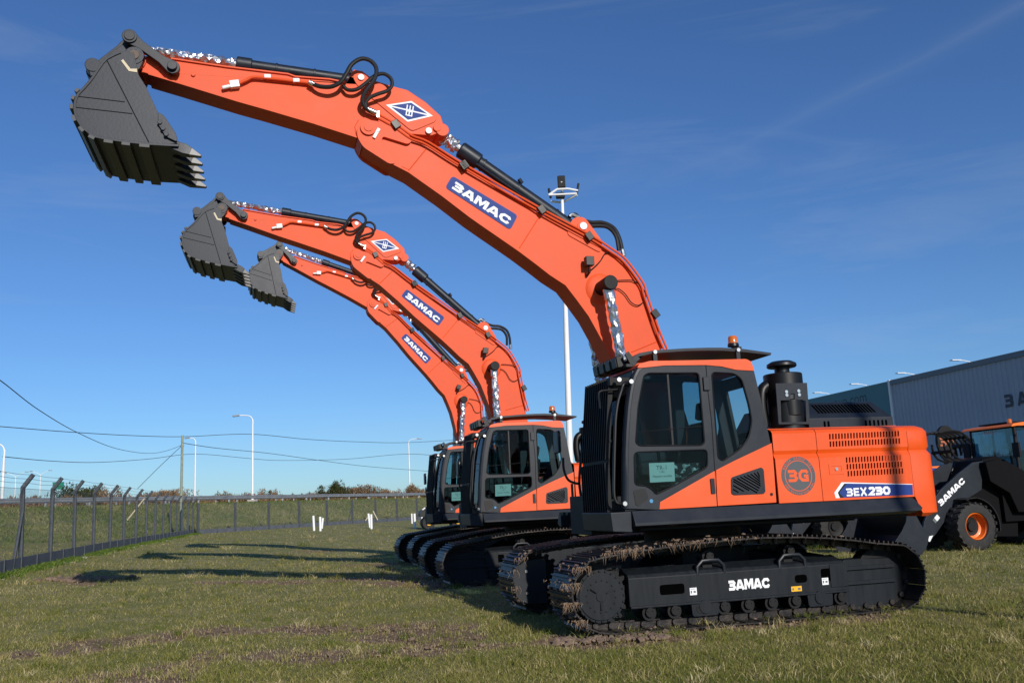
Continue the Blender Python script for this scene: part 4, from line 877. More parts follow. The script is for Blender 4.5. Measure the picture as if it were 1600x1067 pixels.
def cylinders(ex, Mb, Ma):
    """hydraulic cylinders stretched between their pins for this pose"""
    P = lambda Mt, p, y: Mt @ V3(p, y)
    I = Matrix.Identity(4)
    # boom cylinders
    for s in (1, -1):
        top = P(Mb, CYLPIN, s*.425); d = Vector((CYLPIN[0], 0, CYLPIN[1]))-Vector((CYLLOW[0], 0, CYLLOW[1])); basep = Vector((.74, s*.425, 1.42))
        bm = B(); dv = basep-top; cut = top+dv*.58
        tube(bm, [cut, basep], .075, 20); cylY(bm, basep.x, basep.z, s*.425-.09, s*.425+.09, .10); o = obj('boom_cylinder', bm, MATTE, ex)
        bm = B(); lumpy_tube(bm, top+dv*.045, cut, .055, .082, 30, 12, .22); tube(bm, [top+dv*.02, top+dv*.07], .075, 14); obj('foil_wrap', bm, FOIL, o, smooth=0)
        bm = B(); cylY(bm, top.x, top.z, s*.425-.06, s*.425+.06, .085); obj('rod_eye', bm, MATTE, o, bevel=.008)
    # arm cylinder
    a = P(Mb, ARMCYLBASE, 0); b = P(Ma, ARMREAR, 0); d = b-a; ln = d.length; u = d/ln
    bm = B(); tube(bm, [a+u*.08, a+u*(ln-.42)], .082, 24); tube(bm, [a+u*(ln-.62), a+u*(ln-.60), a+u*(ln-.33), a+u*(ln-.31)], [.085, .112, .112, .09], 24); tube(bm, [a-u*.05, a+u*.12], .09, 18)
    tube(bm, [a+u*.9+Vector((0, .05, .10)), a+u*.95+Vector((0, .05, .13))], .03, 8)
    for t in (.35, .95, 1.5): tube(bm, [a+u*t, a+u*(t+.03)], .09, 24)
    o = obj('arm_cylinder', bm, DARKB, ex, bevel=.003)
    bm = B(); tube(bm, [a+u*(ln-.35), a+u*(ln-.04)], .055, 16); lumpy_tube(bm, a+u*(ln-.26), a+u*(ln-.03), .085, .075, 10, 12, .3); obj('rod', bm, FOIL, o, smooth=0)
    s_, n_ = frame_of(u); n_ = n_ if n_.z > 0 else -n_
    bm = B(); tube(bm, [a+u*.25+n_*-.09+Vector((0, .11, 0)), a+u*(ln-.6)+n_*-.09+Vector((0, .11, 0))], .016, 8); obj('cylinder_pipe', bm, DARKB, o)
    # bucket cylinder
    a = P(Ma, BKCYLBASE, 0); b = P(Ma, LINKTOP, 0); d = b-a; ln = d.length; u = d/ln; g = ln*.545
    bm = B(); tube(bm, [a+u*.05, a+u*g], .07, 22); tube(bm, [a+u*(g-.16), a+u*(g-.15), a+u*(g+.02), a+u*(g+.03)], [.072, .09, .09, .075], 22); cylY(bm, a.x, a.z, -.09, .09, .085); tube(bm, [a+u*.1+Vector((0, .03, .07)), a+u*.12+Vector((0, .03, .13))], .03, 8); 
    for t in (.55, 1.02): tube(bm, [a+u*t, a+u*(t+.025)], .078, 22)
    o = obj('bucket_cylinder', bm, DARKB, ex, bevel=.003)
    bm = B(); lumpy_tube(bm, a+u*(g+.03), b-u*.05, .055, .05, 36, 10, .35); obj('foil_wrap', bm, FOIL, o, smooth=0)
    bm = B(); cylY(bm, b.x, b.z, -.08, .08, .08); obj('rod_eye', bm, MATTE, o)
def rotY(c, deg): return Matrix.Translation(V3(c, 0)) @ Matrix.Rotation(R(-deg), 4, 'Y') @ Matrix.Translation(-V3(c, 0))
EXG = 'orange excavators parked in a row'
ex1 = thing('excavator', 'nearest orange tracked excavator, its bucket highest in the picture', 'excavator', (2.2126, 12.2052, 0), 3.41, EXG)
build_excavator(ex1)
PROTO = list(ex1.children)
def place_copy(label, loc, yaw, dB, dA, dK):
    ex = thing('excavator', label, 'excavator', loc, yaw, EXG)
    Mb = rotY(FOOT, dB); Ma = Mb @ rotY(ARMPIN, dA); Mk = Ma @ rotY(BUCKPIN, dK)
    for ch in PROTO:
        c = copy_tree(ch, ex); ps = pose_of.get(ch.name)
        if ch.name.split('.')[0] in ('crawler_track', 'track_frame'): c.matrix_basis = Matrix.Rotation(math.pi, 4, 'Z')
        if ps: c.matrix_basis = {'boom': Mb, 'arm': Ma, 'bucket': Mk}[ps]
    cylinders(ex, Mb, Ma); return ex
cylinders(ex1, Matrix.Identity(4), Matrix.Identity(4))
ex2 = place_copy('middle orange excavator, standing between the nearest and the farthest one', (.2931, 19.3923, 0), 3.3844, 7.2, -2.8, 5.6)
ex3 = place_copy('farthest orange excavator, its bucket lowest and partly behind the middle one', (-1.0344, 25.6113, 0), 3.4104, 14.7, -.5, .5)
# ------------------------------------------------------------------ ground
RA = np.array((-35.74, 64.0)); RB = np.array((-13.51, 115.0)); RU = (RB-RA)/np.linalg.norm(RB-RA); RN = np.array([-RU[1], RU[0]])
ROADZ = 2.72
def sstep(t): t = np.clip(t, 0, 1); return t*t*(3-2*t)
def GZ(x, y):
    x = np.asarray(x, float); y = np.asarray(y, float)
    a = .42*sstep((-x-5-.0*y)/12); b = .40*sstep((y-32)/40); z = a+b-a*b/.45
    s = (x-RA[0])*RN[0]+(y-RA[1])*RN[1]
    up_ = sstep((s+9.6)/8.4); dn = sstep((s-26)/10)
    return z*(1-up_)+(ROADZ+.6*np.clip((s-1.5)/21.5, 0, 1))*up_ - dn*(ROADZ-.3)
def gz(x, y): return float(GZ(x, y))
def seg_dist(X, Y, pl):
    d = np.full(X.shape, 1e9)
    for (x0, y0), (x1, y1) in zip(pl, pl[1:]):
        dx, dy = x1-x0, y1-y0; t = np.clip(((X-x0)*dx+(Y-y0)*dy)/(dx*dx+dy*dy+1e-9), 0, 1); d = np.minimum(d, np.hypot(X-x0-t*dx, Y-y0-t*dy))
    return d
DIRT = [([(-5.77, 11.03), (-5.22, 10.96), (-4.86, 11.14)], .22), ([(-5.2, 11.56), (-4.82, 11.76), (-4.34, 12.18), (-4.06, 12.33)], .50), ([(-4.12, 8.91), (-3.75, 8.75), (-3.42, 8.86)], .36), ([(-3.66, 9.48), (-3.5, 9.82), (-3.31, 10.28)], .14),
        ([(-3.13, 12.25), (-2.39, 11.85), (-1.74, 11.74), (-1.02, 11.6)], .42), ([(-2.56, 10.14), (-1.99, 9.88), (-1.52, 9.82), (-1.14, 9.87)], .36), ([(-1.21, 9.99), (-0.41, 10.0), (0.41, 9.83)], .16), ([(-1.34, 11.07), (-0.94, 10.67)], .5),
        ([(0.46, 10.09), (0.91, 9.85), (1.6, 10.05)], .30), ([(1.79, 10.34), (3.04, 10.6), (4.24, 10.92)], .16), ([(-11.11, 22.54), (-9.68, 21.1)], .35), ([(-7.14, 21.21), (-6.0, 21.26), (-4.79, 20.37)], .35), ([(-3.85, 20.52), (-2.99, 20.35), (-2.46, 20.58)], .5), ([(-4.91, 26.19), (-3.02, 25.33)], .3),
        ([(-8.41, 35.83), (-7.63, 35.58)], .5), ([(-2.43, 19.16), (-1.18, 17.97), (-0.33, 17.92)], .8)]
def vnoise(X, Y, f, seed):
    r = np.random.default_rng(seed); tot = 0
    for k in range(7):
        a = r.uniform(0, 2*np.pi); ff = f*r.uniform(.6, 1.7); tot = tot+np.sin(X*np.cos(a)*ff+Y*np.sin(a)*ff+r.uniform(0, 6.28)+1.3*np.sin(X*ff*.37+r.uniform(0, 6)))
    return tot/7
def dirt_mask(X, Y):
    m = np.zeros(X.shape)
    wob = .28*vnoise(X, Y, 5, 1)+.14*vnoise(X, Y, 19, 2)
    for pl, wd in DIRT: m = np.maximum(m, np.clip(1-(seg_dist(X, Y, pl)-wd*1.0+wob*1.4+.0)/.16, 0, 1))
    return m
xs = np.concatenate([-np.geomspace(1800, 21, 60), np.arange(-20.8, 13, .13), np.geomspace(13.2, 1800, 55)])
ys = np.concatenate([-np.geomspace(400, 6, 14)+10.5, np.arange(4.8, 30, .12), np.geomspace(30.3, 3500, 95)])
X, Y = np.meshgrid(xs, ys); Zg = GZ(X, Y); DM = dirt_mask(X, Y)
near = (np.abs(X) < 25) & (Y < 45)
Zg = Zg + np.where(near, .012*vnoise(X, Y, 2.2, 5)+.006*vnoise(X, Y, 11, 6)+DM*(-.02+.022*vnoise(X, Y, 17, 8)+.014*vnoise(X, Y, 37, 9)), 0)
nx, ny = len(xs), len(ys)
me = bpy.data.meshes.new('ground'); idx = np.arange(nx*ny).reshape(ny, nx)
F = np.stack([idx[:-1, :-1], idx[:-1, 1:], idx[1:, 1:], idx[1:, :-1]], -1).reshape(-1, 4)
me.vertices.add(nx*ny); me.vertices.foreach_set('co', np.stack([X, Y, Zg], -1).ravel().astype(np.float32))
me.loops.add(F.size); me.loops.foreach_set('vertex_index', F.ravel().astype(np.int32)); me.polygons.add(len(F)); me.polygons.foreach_set('loop_start', np.arange(0, F.size, 4, dtype=np.int32)); me.update(calc_edges=True); me.validate()
at = me.attributes.new('soil', 'FLOAT', 'POINT'); at.data.foreach_set('value', DM.ravel().astype(np.float32))
S_ = (X-RA[0])*RN[0]+(Y-RA[1])*RN[1]; at = me.attributes.new('bank', 'FLOAT', 'POINT'); at.data.foreach_set('value', (sstep((S_+11)/3)).ravel().astype(np.float32))
me.polygons.foreach_set('use_smooth', [True]*len(me.polygons))
GM = bpy.data.materials.new('lawn_soil'); GM.use_nodes = True
def ground_mat():
    t = GM.node_tree; n = t.nodes; l = t.links; b = n['Principled BSDF']; b.inputs['Roughness'].default_value = .95; b.inputs['Specular IOR Level'].default_value = .2
    tcn = n.new('ShaderNodeTexCoord')
    def noise(s, d=6, r=.65):
        x = n.new('ShaderNodeTexNoise'); x.inputs['Scale'].default_value = s; x.inputs['Detail'].default_value = d; x.inputs['Roughness'].default_value = r; l.new(tcn.outputs['Object'], x.inputs['Vector']); return x.outputs[0]
    def mr(i, a, bb): r = n.new('ShaderNodeMapRange'); r.inputs[1].default_value = a; r.inputs[2].default_value = bb; l.new(i, r.inputs[0]); return r.outputs[0]
    def mix(f, a, bb):
        m = n.new('ShaderNodeMix'); m.data_type = 'RGBA'; l.new(f, m.inputs[0])
        for k, v in ((6, a), (7, bb)):
            if isinstance(v, tuple): m.inputs[k].default_value = (*v, 1)
            else: l.new(v, m.inputs[k])
        return m.outputs[2]
    fine = mix(mr(noise(30, 8, .75), .35, .65), (.11, .135, .032), (.33, .28, .12))
    big = mix(mr(noise(.35, 5), .38, .62), fine, (.17, .18, .055))
    lawn = mix(mr(noise(1.6, 6), .45, .62), big, (.29, .25, .125))
    bank = mix(mr(noise(.45, 8, .7), .40, .60), (.10, .14, .035), (.23, .22, .085)); bank = mix(mr(noise(2.2, 8, .75), .50, .66), bank, (.29, .24, .13))
    a2 = n.new('ShaderNodeAttribute'); a2.attribute_name = 'bank'; lawn = mix(a2.outputs['Fac'], lawn, bank)
    soil = mix(mr(noise(14, 8, .75), .35, .65), (.135, .088, .052), (.34, .235, .145))
    a = n.new('ShaderNodeAttribute'); a.attribute_name = 'soil'; col = mix(a.outputs['Fac'], lawn, soil)
    l.new(col, b.inputs['Base Color'])
    bb = n.new('ShaderNodeBump'); bb.inputs['Strength'].default_value = .9; bb.inputs['Distance'].default_value = .03; l.new(noise(22, 8, .8), bb.inputs['Height']); l.new(bb.outputs[0], b.inputs['Normal'])
ground_mat(); me.materials.append(GM)
go = bpy.data.objects.new('ground', me); C.objects.link(go); go['kind'] = 'structure'
# ---- grass blades
def blade_mesh(name, PX, PY, hgt, wid, tint, label, matl):
    n = len(PX); pz = GZ(PX, PY); a = rng.uniform(0, 2*np.pi, n); lean = rng.uniform(.3, 1.9, n)*hgt; la = rng.uniform(0, 2*np.pi, n)
    c, s = np.cos(a)*wid/2, np.sin(a)*wid/2; lx, ly = np.cos(la)*lean, np.sin(la)*lean
    v = np.empty((n, 5, 3), np.float32)
    v[:, 0] = np.stack([PX-c, PY-s, pz-.01], -1); v[:, 1] = np.stack([PX+c, PY+s, pz-.01], -1)
    v[:, 2] = np.stack([PX+c*.8+lx*.35, PY+s*.8+ly*.35, pz+hgt*.6], -1); v[:, 3] = np.stack([PX-c*.8+lx*.35, PY-s*.8+ly*.35, pz+hgt*.6], -1)
    v[:, 4] = np.stack([PX+lx, PY+ly, pz+hgt], -1)
    me = bpy.data.meshes.new(name); me.vertices.add(n*5); me.vertices.foreach_set('co', v.ravel())
    b = np.arange(n)[:, None]*5; li = np.concatenate([b, b+1, b+2, b+3, b+3, b+2, b+4], 1).astype(np.int32)
    me.loops.add(n*7); me.loops.foreach_set('vertex_index', li.ravel()); me.polygons.add(n*2)
    ls = (np.arange(n)[:, None]*7+np.array([0, 4])).ravel().astype(np.int32); me.polygons.foreach_set('loop_start', ls); me.update(calc_edges=True)
    at = me.attributes.new('tint', 'FLOAT', 'POINT'); at.data.foreach_set('value', np.repeat(tint, 5).astype(np.float32))
    me.materials.append(matl); o = bpy.data.objects.new(name, me); C.objects.link(o); tag(o, label, 'grass', kind='stuff'); return o
def leafmat(name, ramp, trans=.25):
    m = bpy.data.materials.new(name); m.use_nodes = True; t = m.node_tree; n = t.nodes; l = t.links; n.clear()
    a = n.new('ShaderNodeAttribute'); a.attribute_name = 'tint'; cr = n.new('ShaderNodeValToRGB'); el = cr.color_ramp.elements
    for i, (p, c) in enumerate(ramp):
        e = el[i] if i < 2 else el.new(p); e.position = p; e.color = (*c, 1)
    l.new(a.outputs['Fac'], cr.inputs[0]); d = n.new('ShaderNodeBsdfDiffuse'); tr = n.new('ShaderNodeBsdfTranslucent'); mi = n.new('ShaderNodeMixShader'); mi.inputs[0].default_value = trans; o = n.new('ShaderNodeOutputMaterial')
    l.new(cr.outputs[0], d.inputs[0]); l.new(cr.outputs[0], tr.inputs[0]); l.new(d.outputs[0], mi.inputs[1]); l.new(tr.outputs[0], mi.inputs[2]); l.new(mi.outputs[0], o.inputs[0]); return m
GRASSM = leafmat('grass_blades', [(0, (.105, .142, .024)), (1, (.62, .52, .30)), (.36, (.215, .215, .052)), (.66, (.40, .33, .135))])
NB = 580000
dd_ = 1/(rng.uniform(1/75, 1/6.6, NB)); 
hx = rng.uniform(-.62, .82, NB)*dd_; hy = dd_
s_ = (hx-RA[0])*RN[0]+(hy-RA[1])*RN[1]; dm = dirt_mask(hx, hy); keep = (s_ < -9) & (rng.uniform(0, 1, NB) > dm*.86)
hx, hy, dd_, dm = hx[keep], hy[keep], dd_[keep], dm[keep]
k = np.clip(dd_/13, 1, 5); pn = .5+.5*vnoise(hx, hy, 1.1, 21); pn2 = .5+.5*vnoise(hx, hy, 4.3, 22)
hgt = rng.gamma(4, .0058, len(hx))*(.65+.7*pn2)*np.clip(k, 1, 1.7); hgt *= 1-.45*dm; wid = rng.uniform(.003, .0065, len(hx))*k
pn3 = .5+.5*vnoise(hx, hy, .45, 23)
tint = np.clip(-.06+.95*(pn*.35+pn2*.25+pn3*.40)**1.2+rng.normal(0, .17, len(hx))+.40*dm, 0, 1)
tint = np.where((rng.uniform(0, 1, len(hx)) < .06), .95, tint)
blade_mesh('lawn_grass', hx, hy, hgt, wid, tint, 'short mown grass, green and straw coloured, over the whole field', GRASSM)
# taller tufts standing out of the mown grass
nt_ = 900; cd = 1/rng.uniform(1/55, 1/6.8, nt_); cxx = rng.uniform(-.6, .6, nt_)*cd; per = rng.integers(14, 46, nt_); ci = np.repeat(np.arange(nt_), per)
ok = ((cxx-RA[0])*RN[0]+(cd-RA[1])*RN[1] < -9); tsz = rng.uniform(.5, 1.3, nt_); tt_ = np.clip(rng.normal(.42, .28, nt_), 0, 1)
sel = ok[ci]; ci = ci[sel]; kk = np.clip(cd[ci]/14, 1, 4); tx = cxx[ci]+rng.normal(0, .055, len(ci))*tsz[ci]*kk**.5; ty = cd[ci]+rng.normal(0, .055, len(ci))*tsz[ci]*kk**.5
blade_mesh('grass_tufts', tx, ty, rng.uniform(.03, .10, len(ci))*tsz[ci]*np.clip(kk, 1, 1.6), rng.uniform(.004, .008, len(ci))*kk, np.clip(tt_[ci]+rng.normal(0, .12, len(ci)), 0, 1), 'taller tufts of green and straw coloured grass scattered over the field', GRASSM)
# lush strip along the foot of the left fence
FA = np.array((-13.33, 25.0)); FB = np.array((-23.42, 67.0)); FU = (FB-FA)/np.linalg.norm(FB-FA); FN = np.array([FU[1], -FU[0]])
n = 20000; t = rng.uniform(-6, 46, n); t = t[(np.sin(t*1.7)+np.sin(t*.63+1)+rng.normal(0, .7, n)) > -.4]; n = len(t); off = np.abs(rng.normal(0, .24, n))+.08; px_ = FA[0]+FU[0]*t+FN[0]*off; py_ = FA[1]+FU[1]*t+FN[1]*off
LUSH = leafmat('lush_grass', [(0, (.06, .12, .018)), (1, (.22, .26, .075)), (.5, (.11, .18, .032))])
blade_mesh('fence_foot_grass', px_, py_, rng.uniform(.04, .14, n), rng.uniform(.012, .03, n), rng.uniform(0, 1, n), 'bright green grass strip growing along the foot of the left fence', LUSH)
# taller tufts scattered over the embankment
n = 60000; t = rng.uniform(-25, 110, n); so_ = rng.uniform(-9.6, .3, n); px_ = RA[0]+RU[0]*t+RN[0]*so_; py_ = RA[1]+RU[1]*t+RN[1]*so_
cl = vnoise(px_, py_, .9, 31)
BANKM = leafmat('bank_grass', [(0, (.085, .14, .028)), (1, (.42, .35, .19)), (.5, (.175, .205, .058))])
blade_mesh('embankment_grass', px_, py_, rng.uniform(.06, .28, n), rng.uniform(.03, .07, n), np.clip(.42+.45*cl+rng.normal(0, .2, n), 0, 1), 'rough weedy grass covering the road embankment', BANKM)
# clods of soil
def clods(name, pts, label, m=MUD):
    bm = B()
    for x, y, r in pts: lump(bm, (x, y, gz(x, y)+r*.2), r, flat=.65)
    o = obj(name, bm, m, smooth=0); tag(o, label, 'soil', kind='stuff'); return o
pts = []
for pl, wd in DIRT:
    ln = sum(math.dist(a, b) for a, b in zip(pl, pl[1:]))
    for _ in range(int(28*ln*wd*3)+8):
        i = random.randrange(len(pl)-1); f = random.random(); x = pl[i][0]+(pl[i+1][0]-pl[i][0])*f+random.gauss(0, wd*.6); y = pl[i][1]+(pl[i+1][1]-pl[i][1])*f+random.gauss(0, wd*.6); pts.append((x, y, random.choice((.010, .014, .018, .03))*random.uniform(.5, 1.2)))
clods('soil_clods', pts, 'loose brown soil clods on the bare churned patches')
cx, cy = (-10.29, 22.09); pts = [(cx+random.gauss(0, .55), cy+random.gauss(0, .35), random.uniform(.04, .13)) for _ in range(60)]; clods('spoil_heap', pts, 'small heap of dug soil lumps by the bucket shadow')
cx, cy = (1.2, 10.04); pts = [(cx+random.uniform(-.9, .3), cy+random.gauss(0, .12), random.uniform(.015, .05)) for _ in range(160)]; clods('track_soil', pts, 'dry root matted soil pushed up beside the nearest track')
# ------------------------------------------------------------------ road on the embankment
bm = B(); P = lambda t, s: (RA[0]+RU[0]*t+RN[0]*s, RA[1]+RU[1]*t+RN[1]*s)
v = [bm.verts.new((*P(t, s), ROADZ+.01+(.6 if s > 9 else 0))) for t, s in ((-60, 1.5), (400, 1.5), (400, 23), (-60, 23))]; bm.faces.new(v)
ro = obj('road', bm, mat('asphalt', (.06, .06, .062), .9, var=.2, vscale=3, bump=.3), smooth=0); ro['kind'] = 'structure'
def guardrail(s, label, z0=ROADZ):
    g = thing('guardrail', label, 'guardrail', (*P(0, s), z0)); 
    bm = B(); prof = [(0, .80), (.06, .76), (.06, .70), (0, .655), (0, .625), (.06, .58), (.06, .52), (0, .48), (-.02, .48), (-.02, .80)]
    a = [bm.verts.new((-30*RU[0]+o*RN[0]*-1, -30*RU[1]+o*RN[1]*-1, z)) for o, z in prof]; b = [bm.verts.new((260*RU[0]+o*RN[0]*-1, 260*RU[1]+o*RN[1]*-1, z)) for o, z in prof]
    bm.faces.new(a); bm.faces.new(b)
    for i in range(len(prof)): bm.faces.new((a[i], a[(i+1) % len(prof)], b[(i+1) % len(prof)], b[i]))
    obj('rail_beam', bm, GALV, g, smooth=0); first = None
    for k in range(-5, 48):
        x, y = RU[0]*3.9*k, RU[1]*3.9*k
        if first is None: bm = B(); box(bm, -.07, .07, -.06, .06, -.1, .78); first = obj('post', bm, GALV, g, loc=(x, y, 0), smooth=0); first.location = (x+RN[0]*.1, y+RN[1]*.1, 0)
        else: c = first.copy(); C.objects.link(c); c.parent = g; c.location = (x+RN[0]*.1, y+RN[1]*.1, 0)
guardrail(.2, 'grey steel crash barrier along the near edge of the raised road'); guardrail(22.5, 'grey steel crash barrier along the far edge of the raised road', ROADZ+.6)
# ------------------------------------------------------------------ concrete post fences
CHAIN = bpy.data.materials.new('chain_link'); CHAIN.use_nodes = True
def _chain():
    t = CHAIN.node_tree; n = t.nodes; l = t.links; b = n['Principled BSDF']; b.inputs['Base Color'].default_value = (.17, .16, .145, 1); b.inputs['Metallic'].default_value = .1; b.inputs['Roughness'].default_value = .6
    tcn = n.new('ShaderNodeTexCoord'); sp = n.new('ShaderNodeSeparateXYZ'); l.new(tcn.outputs['Object'], sp.inputs[0])
    def mth(op, a, bb=None):
        m = n.new('ShaderNodeMath'); m.operation = op
        for i, v in enumerate((a, bb)):
            if v is None: continue
            if isinstance(v, (int, float)): m.inputs[i].default_value = v
            else: l.new(v, m.inputs[i])
        return m.outputs[0]
    out = None
    for sg in (1, -1):
        u = mth('ADD', mth('MULTIPLY', sp.outputs[0], 12.0), mth('MULTIPLY', sp.outputs[2], 12.0*sg)); f = mth('FRACT', u); g = mth('LESS_THAN', f, .13); out = g if out is None else mth('MAXIMUM', out, g)
    l.new(out, b.inputs['Alpha'])
_chain()
def fence(A_, B_, label, bent, ph, mesh_top, slab_h, step=3.05, braces=(), zA=None, side=1, pw=.052):
    A_, B_ = np.array(A_), np.array(B_); ln = np.linalg.norm(B_-A_); yaw = math.atan2(B_[1]-A_[1], B_[0]-A_[0]); z0 = gz(*A_); z1 = gz(*B_)
    f = thing('fence', label, 'fence', (A_[0], A_[1], 0), yaw); npst = int(ln/step)+1; u = (B_-A_)/ln
    gy = lambda x: gz(*(A_+u*x))
    first = None; sb = B(); sm = B(); mm = B(); wr = B(); br_ = B()
    for k in range(npst+1):
        x = min(k*step, ln)
        if first is None:
            bm = B(); box(bm, -pw, pw, -pw, pw, -.2, ph)
            if bent:
                Mx = Matrix.Translation((0, 0, ph-.02)) @ Matrix.Rotation(R(36*side), 4, 'X'); box(bm, -pw, pw, -pw, pw, -.02, .42, Mx)
            first = obj('post', bm, CONC, f, bevel=.008, smooth=0); o = first
        else: o = first.copy(); C.objects.link(o); o.parent = f
        o.location = (x, 0, gy(x)); o.rotation_euler = (random.uniform(-.012, .012), random.uniform(-.015, .015), 0)
        if k in braces:
            for sx in (-1,): box(br_, -.035, .035, -.035, .035, 0, 1.75, Matrix.Translation((x+sx*.75, 0, gy(x))) @ Matrix.Rotation(R(-25*sx), 4, 'Y'))
        if k < npst:
            x2 = min((k+1)*step, ln); za, zb = gy(x), gy(x2)
            def quad(bm, xa, xb, ya, yb, h0, h1):
                for yy_ in (ya, yb):
                    pass
                vv = [bm.verts.new((xx, yy_, zz+hh)) for xx, zz in ((xa, za), (xb, zb)) for yy_ in (ya, yb) for hh in (h0, h1)]
                for q in ((0, 1, 3, 2), (4, 6, 7, 5), (0, 4, 5, 1), (2, 3, 7, 6), (0, 2, 6, 4), (1, 5, 7, 3)): bm.faces.new([vv[i] for i in q])
            quad(sb, x+.07, x2-.07, -.025, .025, -.1, slab_h)
            xm = (x+x2)/2; box(sm, xm-.04, xm+.04, -.05, .05, gy(xm)-.1, gy(xm)+slab_h+.02)
            fquad(mm, [(x+.06, 0.0, za+slab_h), (x2-.06, 0.0, zb+slab_h), (x2-.06, 0.0, zb+mesh_top), (x+.06, 0.0, za+mesh_top)])
            for h in ([ph-.05, ph*.55] if not bent else [ph-.05, ph*.55]): tube(wr, [(x, 0, za+h), (x2, 0, zb+h)], .005, 4, False)
            if bent:
                for h in (.12, .25, .38): tube(wr, [(x, -side*h*.6, za+ph+h*.8), ((x+x2)/2, -side*h*.6, (za+zb)/2+ph+h*.8-.02), (x2, -side*h*.6, zb+ph+h*.8)], .005, 4, False)
    obj('concrete_slab', sb, SLAB, f, smooth=0); obj('slab_post', sm, CONC, f, smooth=0); obj('chain_link_mesh', mm, CHAIN, f, smooth=0); obj('strand_wire', wr, WIRE, f, smooth=0)
    if braces: obj('brace', br_, CONC, f, smooth=0)
    return f
fence(FA-FU*6.1, FB, 'chain link fence with bent topped grey concrete posts running away on the left', True, 2.2, 2.15, .34, braces=(2, 10, 15), side=1)
BF = (-10.07, 97.0); BF2 = np.array(BF)+(np.array(BF)-FB)/np.linalg.norm(np.array(BF)-FB)*45
fence(FB+np.array([.3, .1]), BF2, 'low chain link fence at the foot of the embankment, behind the white pipes', False, 2.15, 2.1, .30, step=3.9, braces=(5,), side=1, pw=.075)
bm = B()
for _ in range(150): t = random.uniform(-5, 44); o = random.uniform(.15, .5); x, y = FA+FU*t+FN*o; lump(bm, (x, y, gz(x, y)), random.uniform(.04, .12), flat=.35)
o = obj('fence_rubble', bm, RUBBLE, smooth=0); tag(o, 'pale stones and rubble lying along the foot of the left fence', 'rubble', kind='stuff')
# ------------------------------------------------------------------ street lamps
def lamp_mesh(h, arm, double, head):
    bm = B(); tube(bm, [(0, 0, 0), (0, 0, h*.5), (0, 0, h-1.0)], [.12, .095, .07], 12)
    hd = B(); mm = []
    for s in ((-1, 1) if double else (-1,)):
        if double: tube(bm, [(0, 0, h-1.0), (s*.2, 0, h-.7), (s*arm, 0, h)], .045, 8)
        else: tube(bm, spline([(0, 0, h-1.0), (0, 0, h-.5), (s*.25, 0, h-.12), (s*.8, 0, h), (s*arm, 0, h+.02)], 5), [.07]*6+[.05]*15, 10)
        Mx = Matrix.Translation((s*(arm+.3), 0, h+.02)) @ Matrix.Rotation(R(6*s), 4, 'Y'); v = box(hd, -.35, .35, -.14, .14, -.09, .06, Mx)
    return bm, hd
def street_lamp(x, y, z, h, arm, label, double=False, yaw=0, base=False, group=None):
    o = thing('street_lamp', label, 'street lamp', (x, y, z), yaw, group); a, b = lamp_mesh(h, arm, double, None); obj('pole', a, WHITE, o); obj('lamp_head', b, GALV, o, bevel=.04)
    if base: bm = B(); box(bm, -.4, .4, -.4, .4, -.35, .15); obj('concrete_base', bm, RUBBLE, o, bevel=.02)
    return o
def on_road(px, s):      # where the direction through pixel column px meets the line at offset s beside the road
    t = np.tan(px); A = np.array([[t, -RU[0]], [1, -RU[1]]]); 
    return None
LG = 'street lamps along the raised road'
x, y, z = (-26.06, 91.0, 3.1); street_lamp(x, y, z-.1, 133*91/1437, 1.35, 'tallest white street lamp, on a pale block in front of the crash barrier', base=True, group=LG)
x, y, z = (-36.72, 66.0, 3.51); street_lamp(x, y, z, 85*66/1437*1.02, .8, 'white street lamp cut by the left edge of the picture', group=LG)
x, y, z = (-42.51, 122.0, 4.77); street_lamp(x, y, z-.3, 91*122/1437, .8, 'white street lamp just right of the wooden pole', group=LG)
x, y, z = (-16.39, 140.0, 4.14); street_lamp(x, y, z-.3, 84*140/1437, 1.3, 'white street lamp left of the farthest excavator, its head turned right', yaw=math.pi, group=LG)
for i, (px, d, lab) in enumerate((((-103.1, 190.0, 7.57), 190, 'double headed street lamp far off, farther left of the two in front of the sky'), ((-105.73, 205.0, 8.07), 205, 'double headed street lamp far off, just left of the green road sign'))):
    street_lamp(px[0], px[1], px[2]-1, 47*d/1437, 1.9-.1*i, lab, double=True, group='double headed lamps far beyond the road')
for px, lab in (((-162.65, 330.0, 11.33), 'faint double headed lamp right behind the green road sign'), ((-158.29, 360.0, 10.85), 'faint double headed lamp beyond the fence, right of the dark bush')):
    street_lamp(px[0], px[1], px[2]-2, 31*345/1437, 2.6, lab, double=True, group='double headed lamps far beyond the road')
x, y = 4.63+math.cos(SUN_AZ)*16, 11.46+math.sin(SUN_AZ)*16
street_lamp(x, y, 0, 11, 1.2, 'white lamp pole outside the picture whose shadow falls on the nearest engine hood', yaw=math.pi)
